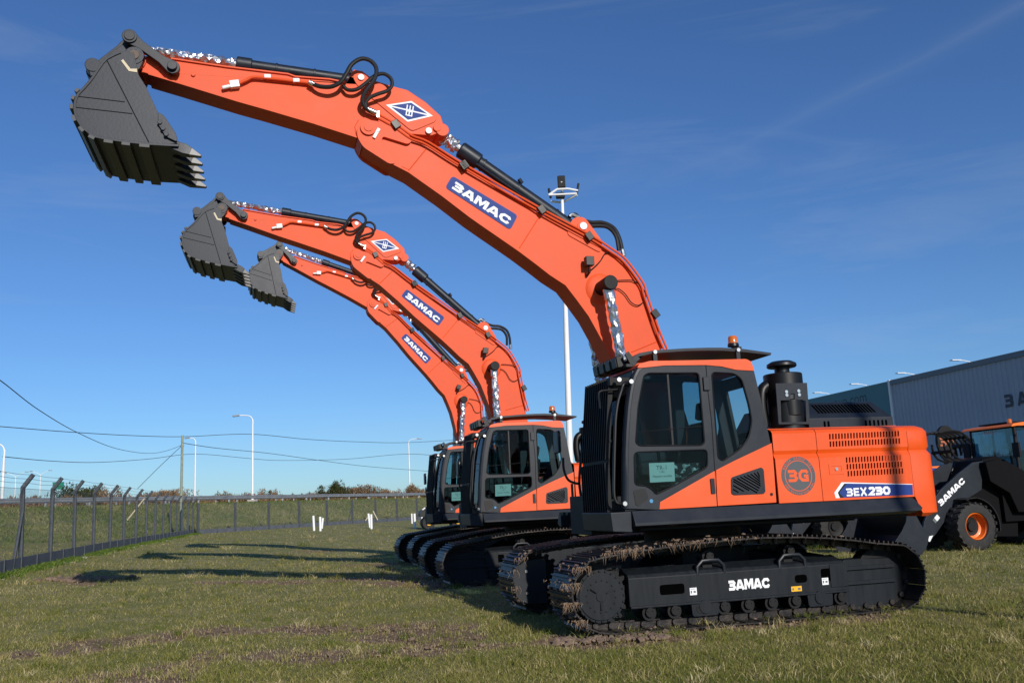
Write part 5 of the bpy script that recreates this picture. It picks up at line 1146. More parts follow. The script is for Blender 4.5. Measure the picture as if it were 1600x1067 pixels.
# tall flood light mast behind the boom
x, y, z = (2.18, 40.0, 0.69); xt, yt, zt = (2.58, 40.0, 15.13)
fm = thing('floodlight_mast', 'very tall white mast with black floodlights, seen behind the nearest boom', 'light mast', (x, y, 0)); bm = B(); tube(bm, [(0, 0, 0), ((xt-x)*.55, 0, zt*.55), (xt-x, 0, zt)], [.15, .115, .07], 16); obj('pole', bm, WHITE, fm)
dx = xt-x; bm = B(); k_ = 40/1437
for (pa, pb) in (((-22, 0), (24, 0)), ((-22, 0), (-8, -9)), ((-8, -9), (10, -9)), ((10, -9), (26, -5)), ((-18, 5), (0, 8)), ((0, 8), (24, 2)), ((0, 12), (0, -22))): tube(bm, [(dx+pa[0]*k_, (.3 if pa[1] > 2 else -.2), zt-pa[1]*k_), (dx+pb[0]*k_, (.3 if pb[1] > 2 else -.2), zt-pb[1]*k_)], .05, 8)
obj('crown_frame', bm, WHITE, fm)
for (cx, cz, w_, h_, ry) in ((0, 22, .17, .28, 0), (25.5, 8, .05, .28, 12), (-3, -1, .2, .12, 0), (-20, 4, .05, .22, -10)):
    bm = B(); box(bm, -w_, w_, -.12, .12, -h_, h_, Matrix.Translation((dx+cx*k_, -.1, zt+cz*k_)) @ Matrix.Rotation(R(ry), 4, 'Y')); obj('floodlight', bm, MATTE, fm, bevel=.03)
# wooden pole with a stay
x, y, z = (-22.52, 62.0, 0.65); up_ = thing('utility_pole', 'thin wooden utility pole standing at the end of the left fence', 'utility pole', (x, y, gz(x, y))); xt, yt, zt = (-22.5, 62.0, 7.09)
bm = B(); tube(bm, [(0, 0, -.2), (xt-x, 0, zt-gz(x, y))], [.10, .075], 10); obj('pole', bm, WOOD, up_); bm = B(); tube(bm, [(xt-x-.12, 0, zt-gz(x, y)-.7), (xt-x+.12, 0, zt-gz(x, y)-.7)], .04, 6); obj('insulator', bm, GALV, up_)
def cable(name, pts, r, label, cat='cable'):
    bm = B(); tube(bm, spline(pts, 8), r, 6); o = obj(name, bm, CABLE); tag(o, label, cat, 'overhead cables'); return o
cable('overhead_cable', [(-9.75, 16.0, 4.48), (-11.3, 20.0, 4.65), (-13.55, 26.0, 4.72), (-16.26, 34.0, 4.83), (-19.17, 44.0, 4.98), (-21.24, 53.0, 5.33), (-22.04, 58.0, 5.8), (-22.53, 62.0, 6.44)], .012, 'cable falling steeply from the top left down to the wooden pole')
cable('overhead_cable', [(-36.28, 60.0, 8.34), (-37.13, 66.0, 8.71), (-37.41, 76.0, 9.14), (-36.31, 86.0, 9.52), (-34.11, 94.0, 9.88), (-28.97, 100.0, 10.35), (-24.98, 110.0, 10.31), (-20.58, 120.0, 10.47), (-15.08, 130.0, 10.8), (-4.57, 140.0, 11.65)], .03, 'cable running level across the sky through the tip of the wooden pole')
cable('overhead_cable', [(-36.83, 66.0, 6.54), (-42.41, 84.0, 7.33), (-44.71, 98.0, 7.95), (-44.88, 112.0, 8.98), (-42.54, 122.0, 10.03), (-36.49, 126.0, 9.36), (-32.89, 129.0, 9.07), (-24.88, 134.0, 9.12), (-16.29, 140.0, 9.78), (-8.93, 146.0, 9.06)], .03, 'lowest cable, strung between the street lamps of the road')
cable('overhead_cable', [(-22.45, 62.0, 6.57), (-23.36, 72.0, 6.87), (-22.58, 84.0, 7.1), (-20.49, 96.0, 6.93), (-17.08, 108.0, 6.6), (-9.06, 120.0, 5.97)], .022, 'cable leaving the wooden pole and sinking to the right')
cable('stay_wire', [(-22.57, 62.0, 6.36), (-23.58, 61.0, 5.04), (-24.62, 60.0, 3.61)], .018, 'stay wire slanting down left from the wooden pole')
bm = B(); tube(bm, [(-25.23, 60.0, 1.64), (-24.15, 60.0, 2.97)], .045, 8); tag(obj('cane', bm, BAMB), 'pale cane leaning behind the left fence posts', 'cane')
# road sign
x, y, z = (-58.55, 118.0, 6.59); rs = thing('road_sign', 'green road sign standing beyond the raised road', 'road sign', (x, y, ROADZ)); bm = B(); box(bm, -.72, .72, -.03, .03, z-ROADZ-.5, z-ROADZ+.42); sg = obj('sign_panel', bm, mat('green_sign', (.008, .19, .12), .5), rs, bevel=.01); bm = B(); tube(bm, [(-.4, .06, -2), (-.4, .06, z-ROADZ+.3)], .04, 6); tube(bm, [(.4, .06, -2), (.4, .06, z-ROADZ+.3)], .04, 6); obj('post', bm, GALV, rs)
bm = B(); box(bm, -.12, .12, -.036, -.032, z-ROADZ+.02, z-ROADZ+.25); obj('sign_mark', bm, WVIN, sg)
# white plastic pipes stuck in the ground
pipes = [(491.0, 828.6, 489.5, 805.0, 'white pipe leaning left, leftmost of the three pipes near the picture middle'), (500.5, 829.5, 500, 807.0, 'upright white pipe, tallest at the middle of the left trio'), (502.5, 823.5, 504.5, 807.0, 'white pipe behind, rightmost of the left trio'),
         (578.5, 822.0, 575.5, 799.8, 'white pipe leaning left under the crossed canes'), (580.5, 827, 580, 803.0, 'upright white pipe standing in front of the crossed canes'), (643.8, 816.0, 643.2, 800.5, 'thin white pipe beyond, left of the roller'), (648.6, 824.0, 647.4, 800.5, 'thicker white pipe just left of the roller'), (659.5, 813.0, 659.0, 802, 'white pipe partly hidden by the roller')]
PD = [((-13.22, 60.0, 0.42), (-13.27, 60.0, 1.37)), ((-12.61, 59.0, 0.38), (-12.62, 59.0, 1.28)), ((-14.02, 66.0, 0.52), (-13.92, 66.0, 1.25)), ((-10.11, 63.0, 0.48), (-10.22, 63.0, 1.42)), ((-9.55, 60.0, 0.32), (-9.55, 60.0, 1.28)), ((-8.33, 72.0, 0.48), (-8.34, 72.0, 1.23)), ((-6.53, 58.0, 0.35), (-6.55, 58.0, 1.26)), ((-7.55, 72.0, 0.59), (-7.56, 72.0, 1.12))]
for (b_, t_), p_ in zip(PD, pipes):
    bm = B(); bz = gz(b_[0], b_[1]); hh = t_[2]-b_[2]; tube(bm, [(0, 0, -.1), (t_[0]-b_[0], 0, hh)], .075 if 'thin' not in p_[4] else .06, 14, False); tube(bm, [(0, 0, -.1), (t_[0]-b_[0], 0, hh-.002)], .066 if 'thin' not in p_[4] else .052, 14)
    o = obj('pipe_post', bm, WPIPE, loc=(b_[0], b_[1], b_[2])); tag(o, p_[4], 'pipe', 'white pipes standing in the field')
    if bz < b_[2]: o.location.z = bz+.0
for a, b, lb in (((-13.23, 80.0, 0.72), (-12.9, 80.0, 1.08), 'short pale cane leaning right, left of the white pipes by the back fence'), ((-12.19, 80.0, 0.73), (-12.56, 80.0, 1.39), 'pale cane leaning left, right of the white pipes by the back fence')):
    bm = B(); tube(bm, [(0, 0, 0), (b[0]-a[0], 0, b[2]-a[2]+.1)], .04, 6); tag(obj('cane', bm, BAMB, loc=a), lb, 'cane')
# ------------------------------------------------------------------ scrub beyond the road
def scrub(name, items, label, matl, kind=None, cat='bush', leaf=.10):
    PXs, PYs, PZs, T, W_, H_ = [], [], [], [], [], []
    for (x, y, z, rx, h, n_, tn) in items:
        r = rng.normal(0, .45, n_); hh = rng.beta(1.1, 1.5, n_)*h*(1-.4*np.abs(r)); PXs.append(x+r*rx); PYs.append(y+rng.normal(0, .5, n_)*rx*.6); PZs.append(z+hh); T.append(np.clip(tn+rng.normal(0, .15, n_), 0, 1)); W_.append(np.full(n_, leaf)); H_.append(rng.uniform(.5, 1.6, n_)*leaf*1.8)
    PX_, PY_, PZ_, T, W_, H_ = map(np.concatenate, (PXs, PYs, PZs, T, W_, H_)); n = len(PX_); a = rng.uniform(0, 6.28, n); c, s = np.cos(a)*W_/2, np.sin(a)*W_/2; lx = rng.normal(0, .5, n)*H_
    v = np.empty((n, 3, 3), np.float32); v[:, 0] = np.stack([PX_-c, PY_-s, PZ_], -1); v[:, 1] = np.stack([PX_+c, PY_+s, PZ_], -1); v[:, 2] = np.stack([PX_+lx, PY_, PZ_+H_], -1)
    me = bpy.data.meshes.new(name); me.vertices.add(n*3); me.vertices.foreach_set('co', v.ravel()); me.loops.add(n*3); me.loops.foreach_set('vertex_index', np.arange(n*3, dtype=np.int32)); me.polygons.add(n); me.polygons.foreach_set('loop_start', np.arange(0, n*3, 3, dtype=np.int32)); me.update(calc_edges=True)
    at = me.attributes.new('tint', 'FLOAT', 'POINT'); at.data.foreach_set('value', np.repeat(T, 3).astype(np.float32)); me.materials.append(matl); o = bpy.data.objects.new(name, me); C.objects.link(o); return o
SCR = leafmat('scrub', [(0, (.035, .050, .016)), (1, (.36, .25, .15)), (.4, (.11, .085, .045)), (.7, (.22, .14, .085))], .1)
items = []
for k in range(560):
    t = random.uniform(-20, 150); s = random.uniform(24.5, 29); x, y = P(t, s); s0 = 0; dens = .5+.5*math.sin(t*.23)+.4*math.sin(t*.61+1)
    items.append((x, y, ROADZ+.3, random.uniform(.5, 1.6), random.uniform(1.0, 2.3)*(.65+.4*max(0, dens)), 330, random.uniform(.35, .9)))
o = scrub('roadside_scrub', items, '', SCR, leaf=.13); tag(o, 'dry brown weeds and reeds growing in a band behind the raised road', 'scrub', kind='stuff')
def bush(c, w_, h, tn, label, n=2600):
    x, y, z = c; r = thing('bush', label, 'bush', (x, y, z-.2)); 
    its = [(rng.normal(0, w_*.28), rng.normal(0, w_*.25), rng.uniform(-.7, -.1), w_*rng.uniform(.25, .6), h*rng.uniform(.6, 1.35), n//11, tn+rng.normal(0, .08)) for _ in range(11)]
    o = scrub('foliage', its, '', SCR, leaf=.13); o.parent = r
    bm = B()
    for k in range(7): tube(bm, [(0, 0, -.3), (random.gauss(0, w_*.12), random.gauss(0, .2), h*.4), (random.gauss(0, w_*.3), random.gauss(0, .4), h*.75)], [.05, .03, .01], 5)
    obj('stem', bm, mat('bark', (.09, .07, .05), .9) if 'bark' not in bpy.data.materials else bpy.data.materials['bark'], r)
bush((-53.43, 112.0, 4.86), 4.2, 1.8, .06, 'dark green round bush beyond the road, right of the green sign')
bush((-53.58, 116.0, 5.05), 3.4, 1.5, .16, 'olive bush merging with the dark one beyond the left fence')
bush((-26.4, 132.0, 4.4), 2.6, 1.7, .12, 'dark bush standing out above the scrub at the middle of the road')
bush((-23.83, 136.0, 4.43), 5.0, 1.3, .6, 'wide rust brown bush right of the dark one on the road')
bush((-15.22, 136.0, 4.21), 2.2, 1.2, .7, 'brown bush beside the street lamp left of the farthest excavator')
bush((-46.96, 125.0, 5.01), 4.2, 1.0, .75, 'low reddish brown scrub bush left of the wooden pole')
# ------------------------------------------------------------------ warehouse
WA = (23.55, 42.0, 7.36); wd_ = np.array([-.234, .972]); wd_ = wd_/np.linalg.norm(wd_); roofz = WA[2]
def along(px_dir):      # distance along the wall from its point WA
    return px_dir
def wall_t(x0, y0): return None
tB, tE = (9.875, 20.883)
wyaw = math.atan2(wd_[1], wd_[0]); wh = thing('warehouse', 'long blue grey corrugated warehouse wall at the right edge', 'warehouse', (WA[0], WA[1], 0), wyaw)
# local x runs away along the wall, local +y faces the field
L0_, L1_ = -30.0, tB
bm = B(); pit = .32; x = L0_; pts = []
while x < L1_:
    pts += [(x, 0), (x+pit*.55, 0), (x+pit*.66, .045), (x+pit*.89, .045)]; x += pit
a = [bm.verts.new((px_, py_, 0)) for px_, py_ in pts]; b = [bm.verts.new((px_, py_, roofz-.25)) for px_, py_ in pts]
for i in range(len(pts)-1): bm.faces.new((a[i], a[i+1], b[i+1], b[i]))
obj('wall', bm, WALL, wh, smooth=0)
bm = B(); box(bm, L0_, tE, -14, -.06, 0, roofz-.3); obj('building_shell', bm, TRIM, wh, smooth=0)
bm = B(); box(bm, L0_, L1_, -.05, .09, roofz-.27, roofz); obj('roof_trim', bm, TRIM, wh, smooth=0)
bm = B(); box(bm, L1_+.02, L1_+.18, -.02, .12, 0, roofz+.02); obj('downpipe', bm, WHITE, wh)
bm = B(); box(bm, L1_+.22, tE, -.02, .06, roofz-4.2, roofz-.03); bn = obj('banner', bm, TEAL, wh, smooth=0)
UXW = Vector((-1, 0, 0))
def wtext(px_list, txt, h, m, name, parent, sq=1, t=.24, gap=.45):
    pass
def wall_xz(p): return p
WT = [(1.547, 4.868), (0.461, 4.923), (1.491, 5.165), (6.357, 3.406), (3.479, 3.605), (6.289, 3.765), (6.334, 3.272), (3.549, 3.236), (14.703, 6.661), (11.876, 6.741), (14.771, 7.025)]
a, b, c = WT[0], WT[1], WT[2]; h = 1.0
bm = B(); strokes(bm, '3AUZA', Vector((a[0], .062, a[1])), UXW, ZU, .62, t=.22, gap=.45, sq=.95); obj('wall_lettering', bm, NAVY, wh, smooth=0)
a, b = WT[3], WT[4]; bm = B(); strokes(bm, '3AUZA', Vector((a[0], .062, a[1]-.45)), UXW, ZU, .85, t=.24, gap=.75, sq=1.0); obj('wall_lettering', bm, NAVY, wh, smooth=0)
a = WT[6]; bm = B(); box(bm, a[0]-5.2, a[0]-.1, .055, .062, a[1]-.75, a[1]-.58); obj('wall_stripe', bm, RED, wh, smooth=0)
a, b = WT[8], WT[9]; bm = B(); font_into(bm, 'www.bauzagroup.com', 1.0, Vector(((a[0]+b[0])/2+3.4, .064, (a[1]+b[1])/2)), UXW, ZU); obj('web_lettering', bm, NAVY, bn, smooth=0)
for px_ in [3.52, 7.837, 12.16, 16.131]:
    bm = B(); tube(bm, [(px_, 0, roofz+.02), (px_, .4, roofz+.1), (px_, .7, roofz+.11)], .02, 6); box(bm, px_-.12, px_+.12, .6, 1.1, roofz+.09, roofz+.13); obj('roof_light', bm, WHITE, wh)
# ------------------------------------------------------------------ oval sign on a pole
x, y, z = (13.88, 30.0, 2.8); sgn = thing('oval_sign', 'black oval sign on a thick pole behind the counterweight', 'sign', (x, y, 0), 3.41+math.pi/2)
# faces the camera side: local +x is the excavators' left
sgn.rotation_euler = (0, 0, 3.41)
bm = B(); plate(bm, [(.36*math.cos(a), z+.52*math.sin(a)) for a in np.linspace(0, 2*math.pi, 33)[:-1]], -.06, .06); pn = obj('sign_panel', bm, MATTE, sgn, bevel=.01); bm = B(); tube(bm, [(0, 0, 0), (0, 0, z-.45)], [.16, .14], 14); obj('pole', bm, MATTE, sgn)
bm = B(); strokes(bm, '3G', Vector((.28, .063, z-.15)), XF, ZU, .28, t=.24, gap=.1, sq=1.0); obj('sign_lettering', bm, mat('dull_orange_lettering', (.35, .10, .04), .6), pn, smooth=0)
# ------------------------------------------------------------------ wheel loader
TYRE = RUB
def wheel(parent, x, y, s, r=.51, w_=.42):
    bm = B(); prof = [(.27, -.10), (.30, -.19), (.42, -.205), (.485, -.18), (.50, -.12), (.505, 0), (.50, .12), (.485, .18), (.42, .205), (.30, .19), (.27, .10)]
    n = 40; rings = []
    for k in range(n): a = 2*math.pi*k/n; rings.append([bm.verts.new((x+pr*math.cos(a), y+py*s, r+pr*math.sin(a))) for pr, py in prof])
    for k in range(n):
        for i in range(len(prof)-1): bm.faces.new((rings[k][i], rings[(k+1) % n][i], rings[(k+1) % n][i+1], rings[k][i+1]))
    for k in range(22):
        for sd2 in (1, -1):
            a = 2*math.pi*(k+(.5 if sd2 > 0 else 0))/22; Mx = Matrix.Translation((x, y, r)) @ Matrix.Rotation(-a, 4, 'Y') @ Matrix.Translation((.497, sd2*.105, 0)) @ Matrix.Rotation(R(14*sd2), 4, 'X'); box(bm, -.02, .022, -.10, .10, -.032, .032, Mx)
    wl = obj('wheel', bm, TYRE, parent, smooth=40)
    bm = B(); pr = [(.275, .18), (.29, .16), (.265, .14), (.25, .02), (.20, .0), (.10, .0), (.10, .05), (.0, .05)]; rings = []
    for k in range(32): a = 2*math.pi*k/32; rings.append([bm.verts.new((x+p*math.cos(a), y+q_*s, r+p*math.sin(a))) for p, q_ in pr[:-1]])
    for k in range(32):
        for i in range(len(pr)-2): bm.faces.new((rings[k][i], rings[(k+1) % 32][i], rings[(k+1) % 32][i+1], rings[k][i+1])).material_index = 0 if i < 4 else 1
    bm.faces.new([rr[-1] for rr in rings]).material_index = 1
    obj('rim', bm, [ORIM, MATTE], wl, smooth=40)
def loader(label, loc, yaw, group):
    ld = thing('wheel_loader', label, 'wheel loader', loc, yaw, group)
    for x in (0, -2.35):
        for s in (1, -1): wheel(ld, x, s*.72, s)
    armp = [(1.111, 0.347), (1.017, 0.656), (0.76, 1.057), (0.487, 1.323), (-0.074, 1.68), (-0.467, 1.894), (-0.729, 1.914), (-0.591, 1.279), (-0.004, 1.023), (0.374, 0.749), (0.725, 0.409), (0.951, 0.217)]
    for s in (1, -1):
        bm = B(); plate(bm, armp, *((.46, .52) if s > 0 else (-.52, -.46))); ar = obj('lift_arm', bm, DARK, ld, bevel=.008)
        if s > 0:
            a, b = [(0.555, 0.992), (-0.162, 1.493)]; a = Vector((a[0], .523, a[1])); b = Vector((b[0], .523, b[1])); ux = (b-a).normalized(); uy = Vector((0, 1, 0)).cross(ux); uy = uy if uy.z > 0 else -uy
            h = .125; sq = (b-a).length/(stroke_width('3AMAC', .08)*h); bm = B(); strokes(bm, '3AMAC', a-uy*.03, ux, uy, h, t=.28, gap=.08*sq, sq=sq); obj('lettering', bm, WVIN, ar, smooth=0)
        p = [(0.722, 0.765), (0.661, 0.625)]; bm = B(); c = Vector((p[0][0], 0, p[0][1])); Mx = Matrix.Translation((p[0][0]-.02, s*.5225, p[0][1]-.06)) @ Matrix.Rotation(R(40), 4, 'Y'); box(bm, -.09, .02, -.001, .002, -.05, .05, Mx); st = obj('white_sticker', bm, WVIN, ar, smooth=0); bm = B(); box(bm, .022, .085, -.001, .002, -.05, .05, Mx); obj('sticker_print', bm, INK, st, smooth=0)
        bm = B(); q = [(1.101, 0.429), (0.967, 0.34), (0.832, 0.36), (0.934, 0.229), (1.058, 0.277)]; plate(bm, q, *((.5203, .5215) if s > 0 else (-.5215, -.5203))); obj('white_chevron', bm, WVIN, ar, smooth=0)
    bm = B(); tube(bm, [(a, .0, b) for a, b in [(0.47, 0.839), (-0.505, 1.587)]], .1, 12); box(bm, armp[3][0]-.1, armp[3][0]+.05, -.46, .46, armp[3][1]-.12, armp[3][1]); obj('cross_tube', bm, DARK, ld)
    a, b = [(0.137, 0.863), (-0.635, 1.21)]; bm = B(); tube(bm, [V3(a, .38), V3(a, .38).lerp(V3(b, .38), .35)], .03, 10); o = obj('lift_cylinder', bm, CHROME, ld); bm = B(); tube(bm, [V3(a, .38).lerp(V3(b, .38), .3), V3(b, .38)], .055, 12); obj('cylinder_barrel', bm, DARK, o); bm = B(); cylY(bm, a[0], a[1], .34, .60, .05, 14); cylY(bm, a[0]-.08, a[1]-.12, .34, .58, .05, 14); obj('pin', bm, CHROME, o)
    # bucket
    bs = [(1.807, 0.83), (1.572, 0.805), (1.461, 0.587), (1.318, 0.368), (1.436, 0.11), (1.697, -0.058), (2.196, -0.042), (2.271, 0.197), (1.978, 0.508), (1.841, 0.699)]
    bm = B()
    for s in (1, -1): plate(bm, bs, *((.98, 1.0) if s > 0 else (-1.0, -.98)))
    back = [(1.572, 0.805), (1.461, 0.587), (1.318, 0.368), (1.436, 0.11), (1.697, -0.058), (2.196, -0.042)]; back = smoothp(back, 3); strip(bm, back, [(a+.02, b+.012) for a, b in back], -.98, .98)
    obj('bucket', bm, DARK, ld, bevel=.004, smooth=30)
    # front frame, hood, fenders
    bm = B(); plate(bm, [(-0.386, 0.267), (0.034, 0.608), (-0.054, 0.952), (-0.425, 1.359), (-0.779, 1.945), (-1.158, 2.019), (-1.471, 1.893), (-1.636, 1.311), (-1.48, 0.208)], -.40, .44); box(bm, -3.2, -1.1, -.55, .55, .55, 1.55); box(bm, -1.2, -.45, -.35, .35, .5, 1.0); obj('chassis', bm, BLK2, ld, bevel=.015)
    bm = B(); box(bm, -3.3, -1.9, -.6, .6, 1.0, 1.62); obj('engine_hood', bm, ORANGE, ld, bevel=.06)
    for s in (1, -1):
        bm = B(); arc = [(.60*math.cos(a), .51+.62*math.sin(a)) for a in [R(t) for t in range(-12, 120, 11)]]; arc = [(-x_, z_) for x_, z_ in arc]; plate(bm, arc+[(x_*.96, .51+(z_-.51)*.96) for x_, z_ in arc[::-1]], *((.5, .93) if s > 0 else (-.93, -.5))); obj('fender', bm, MATTE, ld, bevel=.004)
    bm = B(); plate(bm, [(-0.612, 1.878), (-0.964, 1.923), (-1.265, 1.856), (-1.616, 1.659), (-1.738, 1.156), (-1.663, 0.736), (-1.318, 0.752), (-1.15, 1.181), (-0.679, 1.452)], .45, .72); obj('side_cowl', bm, BLK2, ld, bevel=.02)
    # cab
    c0 = [(-1.542, 2.63), (-1.409, 1.855), (-1.352, 1.528)]; xf, zt_, zb = c0[0][0], c0[0][1], c0[2][1]; bm = B()
    for y in (-.66, .66): tube(bm, [(xf, y, zb-.15), (xf-.02, y, zt_+.05)], .045, 10); tube(bm, [(xf-1.15, y, zb-.15), (xf-1.05, y, zt_+.05)], .05, 10); tube(bm, [(xf-.62, y, zb-.15), (xf-.62, y, zt_+.05)], .03, 8)
    box(bm, xf-1.15, xf, -.68, .68, zb-.6, zb-.02); box(bm, xf-1.15, xf+.03, -.68, .68, zt_, zt_+.06); cb = obj('cab', bm, MATTE, ld, bevel=.02)
    bm = B(); box(bm, xf+.005, xf+.012, -.62, .62, zb, zt_); obj('windscreen', bm, GLASSB, cb, smooth=0); bm = B(); box(bm, xf-1.1, xf-.03, .655, .662, zb, zt_); box(bm, xf-1.1, xf-.03, -.662, -.655, zb, zt_); obj('side_window', bm, GLASSB, cb, smooth=0)
    bm = B(); plate(bm, rpoly([(xf+.17, zt_+.02), (xf+.10, zt_+.085), (xf-.3, zt_+.13), (xf-1.15, zt_+.13), (xf-1.3, zt_+.06), (xf-1.2, zt_+.03), (xf, zt_+.04)], .03, 3), -.78, .78); obj('roof', bm, ORIM, cb, bevel=.02)
    bm = B(); box(bm, xf-.9, xf-.1, -.5, .5, zt_+.13, zt_+.16); obj('roof_hatch', bm, MATTE, cb, bevel=.01)
    bm = B(); tube(bm, [(xf-.12, .45, zt_+.12), (xf-.12, .45, zt_+.20), (xf-.12, .45, zt_+.22)], [.055, .05, .03], 14); obj('beacon', bm, AMBER, cb)
    bm = B(); strokes(bm, '3AMAC', Vector((xf+.016, -.26, zt_-.09)), (0, 1, 0), ZU, .07, t=.24, gap=.1); obj('lettering', bm, WVIN, cb, smooth=0)
    bm = B()
    for y, dz in ((-.72, -.05), (.80, -.12)): box(bm, xf+.10, xf+.15, y-.10, y+.10, zt_-.55+dz, zt_-.22+dz); tube(bm, [(xf, y*.9, zt_-.15), (xf+.12, y, zt_-.12+dz), (xf+.125, y, zt_-.3+dz)], .014, 6)
    obj('mirror', bm, MATTE, cb, bevel=.02)
    bm = B(); box(bm, xf-.85, xf-.4, -.22, .22, zb-.02, zb+.1); box(bm, xf-.9, xf-.78, -.22, .22, zb+.1, zb+.62); obj('seat', bm, SEAT, cb, bevel=.03)
    bm = B(); tube(bm, [(xf-.12, 0, zb-.1), (xf-.25, 0, zb+.2)], .04, 8); tube(bm, [(xf-.27+.03*math.cos(t), .17*math.cos(t), zb+.22+.17*math.sin(t)*.4) for t in np.linspace(0, 6.28, 17)], .014, 6); obj('steering_wheel', bm, BLACK, cb)
    bm = B(); tube(bm, [(xf+.25, .5, zb-.1), (xf+.25, .5, zb+.02)], .02, 6); box(bm, xf+.22, xf+.3, .43, .57, zb, zb+.1); bx2 = obj('headlight', bm, CHROME, ld, bevel=.015)
    bm = B()
    for k in range(5): tube(bm, spline([(xf+.3+.1*k, .1*k-.25, zb-.05), (xf+.75, .08*k-.2, zb-.02+.02*k), (xf+1.05, .07*k-.15, zb-.35)], 5), .02, 6)
    obj('hose', bm, HOSE, ld)
    return ld
LG2 = 'small wheel loaders parked side by side'
loader('nearer small wheel loader with an orange wheel rim at the right edge', (*(9.614, 21.229), 0), 3.41, LG2)
lat = Vector((-math.sin(3.41), math.cos(3.41), 0)); fwd = Vector((math.cos(3.41), math.sin(3.41), 0))
l1 = Vector((*(9.614, 21.229), 0))
src_l = bpy.data.objects['wheel_loader']; l2 = copy_tree(src_l); l2.location = l1-lat*3.5+fwd*1.05+Vector((0, 0, .02)); 
for ch in l2.children_recursive:
    if ch.name.startswith('rim'): ch.data = ch.data.copy(); ch.data.materials[0] = MATTE
l2['label'] = 'farther small wheel loader, mostly hidden behind the nearest excavator'
# grapple loader between
gx, gy_ = (11.95, 25.5)
gl = thing('grapple_loader', 'orange bodied loader with a raised black grapple, between the counterweight and the wheel loader', 'loader', (gx, gy_, 0), 3.41)
bm = B(); plate(bm, rpoly([(1.346, 1.921), (0.7, 1.933), (0.658, 1.813), (0.937, 1.705), (1.386, 1.654)], .04, 3), -.5, .5); hd = obj('hood', bm, ORIM, gl, bevel=.03)
bm = B(); plate(bm, rpoly([(1.234, 1.884), (1.014, 1.876), (0.964, 1.807), (1.034, 1.742), (1.256, 1.733)], .02, 2), .501, .504); obj('blue_label', bm, BLUE, hd); bm = B(); plate(bm, [(0.994, 1.875), (0.914, 1.873), (0.864, 1.803), (0.934, 1.738), (1.037, 1.725), (0.964, 1.807)], .501, .504); obj('white_label', bm, WVIN, hd)
gp_ = [(1.242, 1.535), (0.417, 1.639), (-0.072, 1.485), (-0.276, 0.831), (0.049, 0.09), (1.406, 0.161)]
bm = B(); plate(bm, gp_, -.45, .45); obj('chassis', bm, MATTE, gl, bevel=.03)
for x in (gp_[0][0]-.0, gp_[0][0]-1.5):
    for s in (1, -1): wheel(gl, x-.35, s*.62, s)
bm = B(); pts = [(1.111, 1.601), (0.533, 1.665), (0.133, 1.599), (-0.143, 1.777), (-0.331, 2.168), (-0.294, 2.465)]
for y in (.3, -.3): tube(bm, spline([(a, y, b) for a, b in pts], 4), .06, 8)
tube(bm, [(pts[-1][0], -.35, pts[-1][1]), (pts[-1][0], .35, pts[-1][1])], .06, 8); obj('lift_arm', bm, DARK, gl)
bm = B(); cr_ = [(0.728, 2.804), (0.455, 2.849), (0.107, 2.823), (-0.14, 2.678), (-0.294, 2.465), (-0.336, 2.203)]
for k in range(6): y = -.42+k*.17; tube(bm, spline([(a, y, b) for a, b in cr_], 4), [.028]+[.034]*19+[.04], 6)
for (a, b), w_ in zip(cr_[1:5:2], (.03, .04)): tube(bm, [(a, -.45, b), (a, .45, b)], w_, 6)
cr2 = [(0.358, 2.535), (0.331, 2.31), (0.214, 2.134), (-0.04, 2.039)]
for k in range(4): y = -.36+k*.24; tube(bm, spline([(a, y, b) for a, b in cr2], 4), .032, 6)
tube(bm, [(cr2[1][0], -.4, cr2[1][1]), (cr2[1][0], .4, cr2[1][1])], .05, 6); obj('grapple', bm, MATTE, gl)
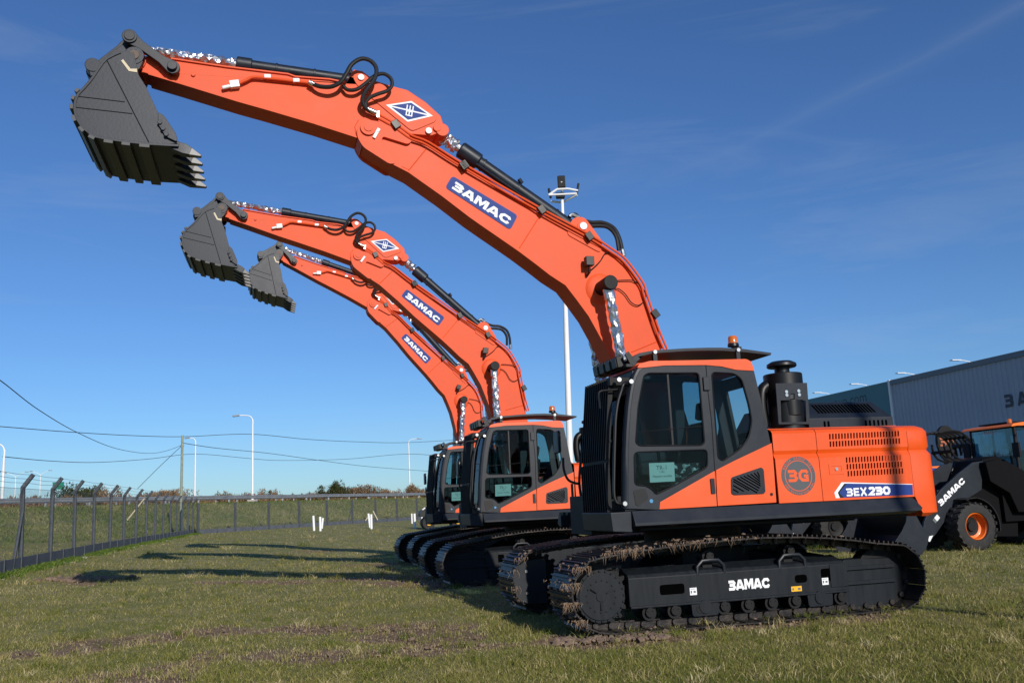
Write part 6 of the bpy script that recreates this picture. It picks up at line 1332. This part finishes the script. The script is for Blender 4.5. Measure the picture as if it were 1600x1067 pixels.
bm = B(); a, b = [(0.281, 1.679), (-0.219, 1.955)]; tube(bm, [V3(a, .15), V3(b, .15)], .035, 8); a, b = [(0.507, 1.815), (0.172, 1.837)]; tube(bm, [V3(a, .0), V3(b, .0)], .03, 8); obj('cylinder_rod', bm, CHROME, gl)
# ------------------------------------------------------------------ tandem roller far behind
x, y, z = (-5.41, 56.0, 0.38); x -= .15
ro_ = thing('tandem_roller', 'small yellow and black tandem roller far off behind the farthest excavator tracks', 'roller', (x, y, gz(x, y)), 3.41)
for sx in (0, -1.75):
    bm = B(); cylY(bm, sx, .37, -.5, .5, .37, 32); obj('drum', bm, RUB, ro_, bevel=.02)
    bm = B()
    plate(bm, rpoly([(sx-.12, .25), (sx-.16, .82), (sx+.16, .82), (sx+.12, .25)], .05, 3), .50, .56); cylY(bm, sx, .37, .5, .6, .16, 20); plate(bm, rpoly([(sx-.12, .25), (sx-.16, .82), (sx+.16, .82), (sx+.12, .25)], .05, 3), -.56, -.50)
    obj('drum_fork', bm, YEL, ro_, bevel=.01)
bm = B(); plate(bm, rpoly([(-.25+.75, .78), (.45, 1.1), (-.1, 1.25), (-1.2, 1.15), (-2.1, 1.1), (-2.2, .8), (-1.3, .6), (-.3, .6)], .05, 3), -.42, .42); obj('chassis', bm, BLACK, ro_, bevel=.03)
bm = B(); plate(bm, [(.38, 1.1), (-.1, 1.3), (-.5, 1.3), (-.5, 1.05)], -.4, .4); obj('front_hood', bm, RED, ro_, bevel=.03)
bm = B(); tube(bm, [(.35, .44, 1.15), (-.6, .44, 1.75)], .04, 8); obj('rail', bm, WPIPE, ro_)
bm = B(); box(bm, -1.3, -.9, -.25, .25, 1.15, 1.35); box(bm, -1.4, -1.3, -.25, .25, 1.35, 1.8); obj('seat', bm, SEAT, ro_, bevel=.04)
bm = B()
for yy_ in (-.45, .45): tube(bm, [(-1.5, yy_, 1.1), (-1.55, yy_, 2.2)], .03, 8)
tube(bm, [(-1.55, -.45, 2.2), (-1.55, .45, 2.2)], .03, 8); obj('roll_bar', bm, BLACK, ro_)
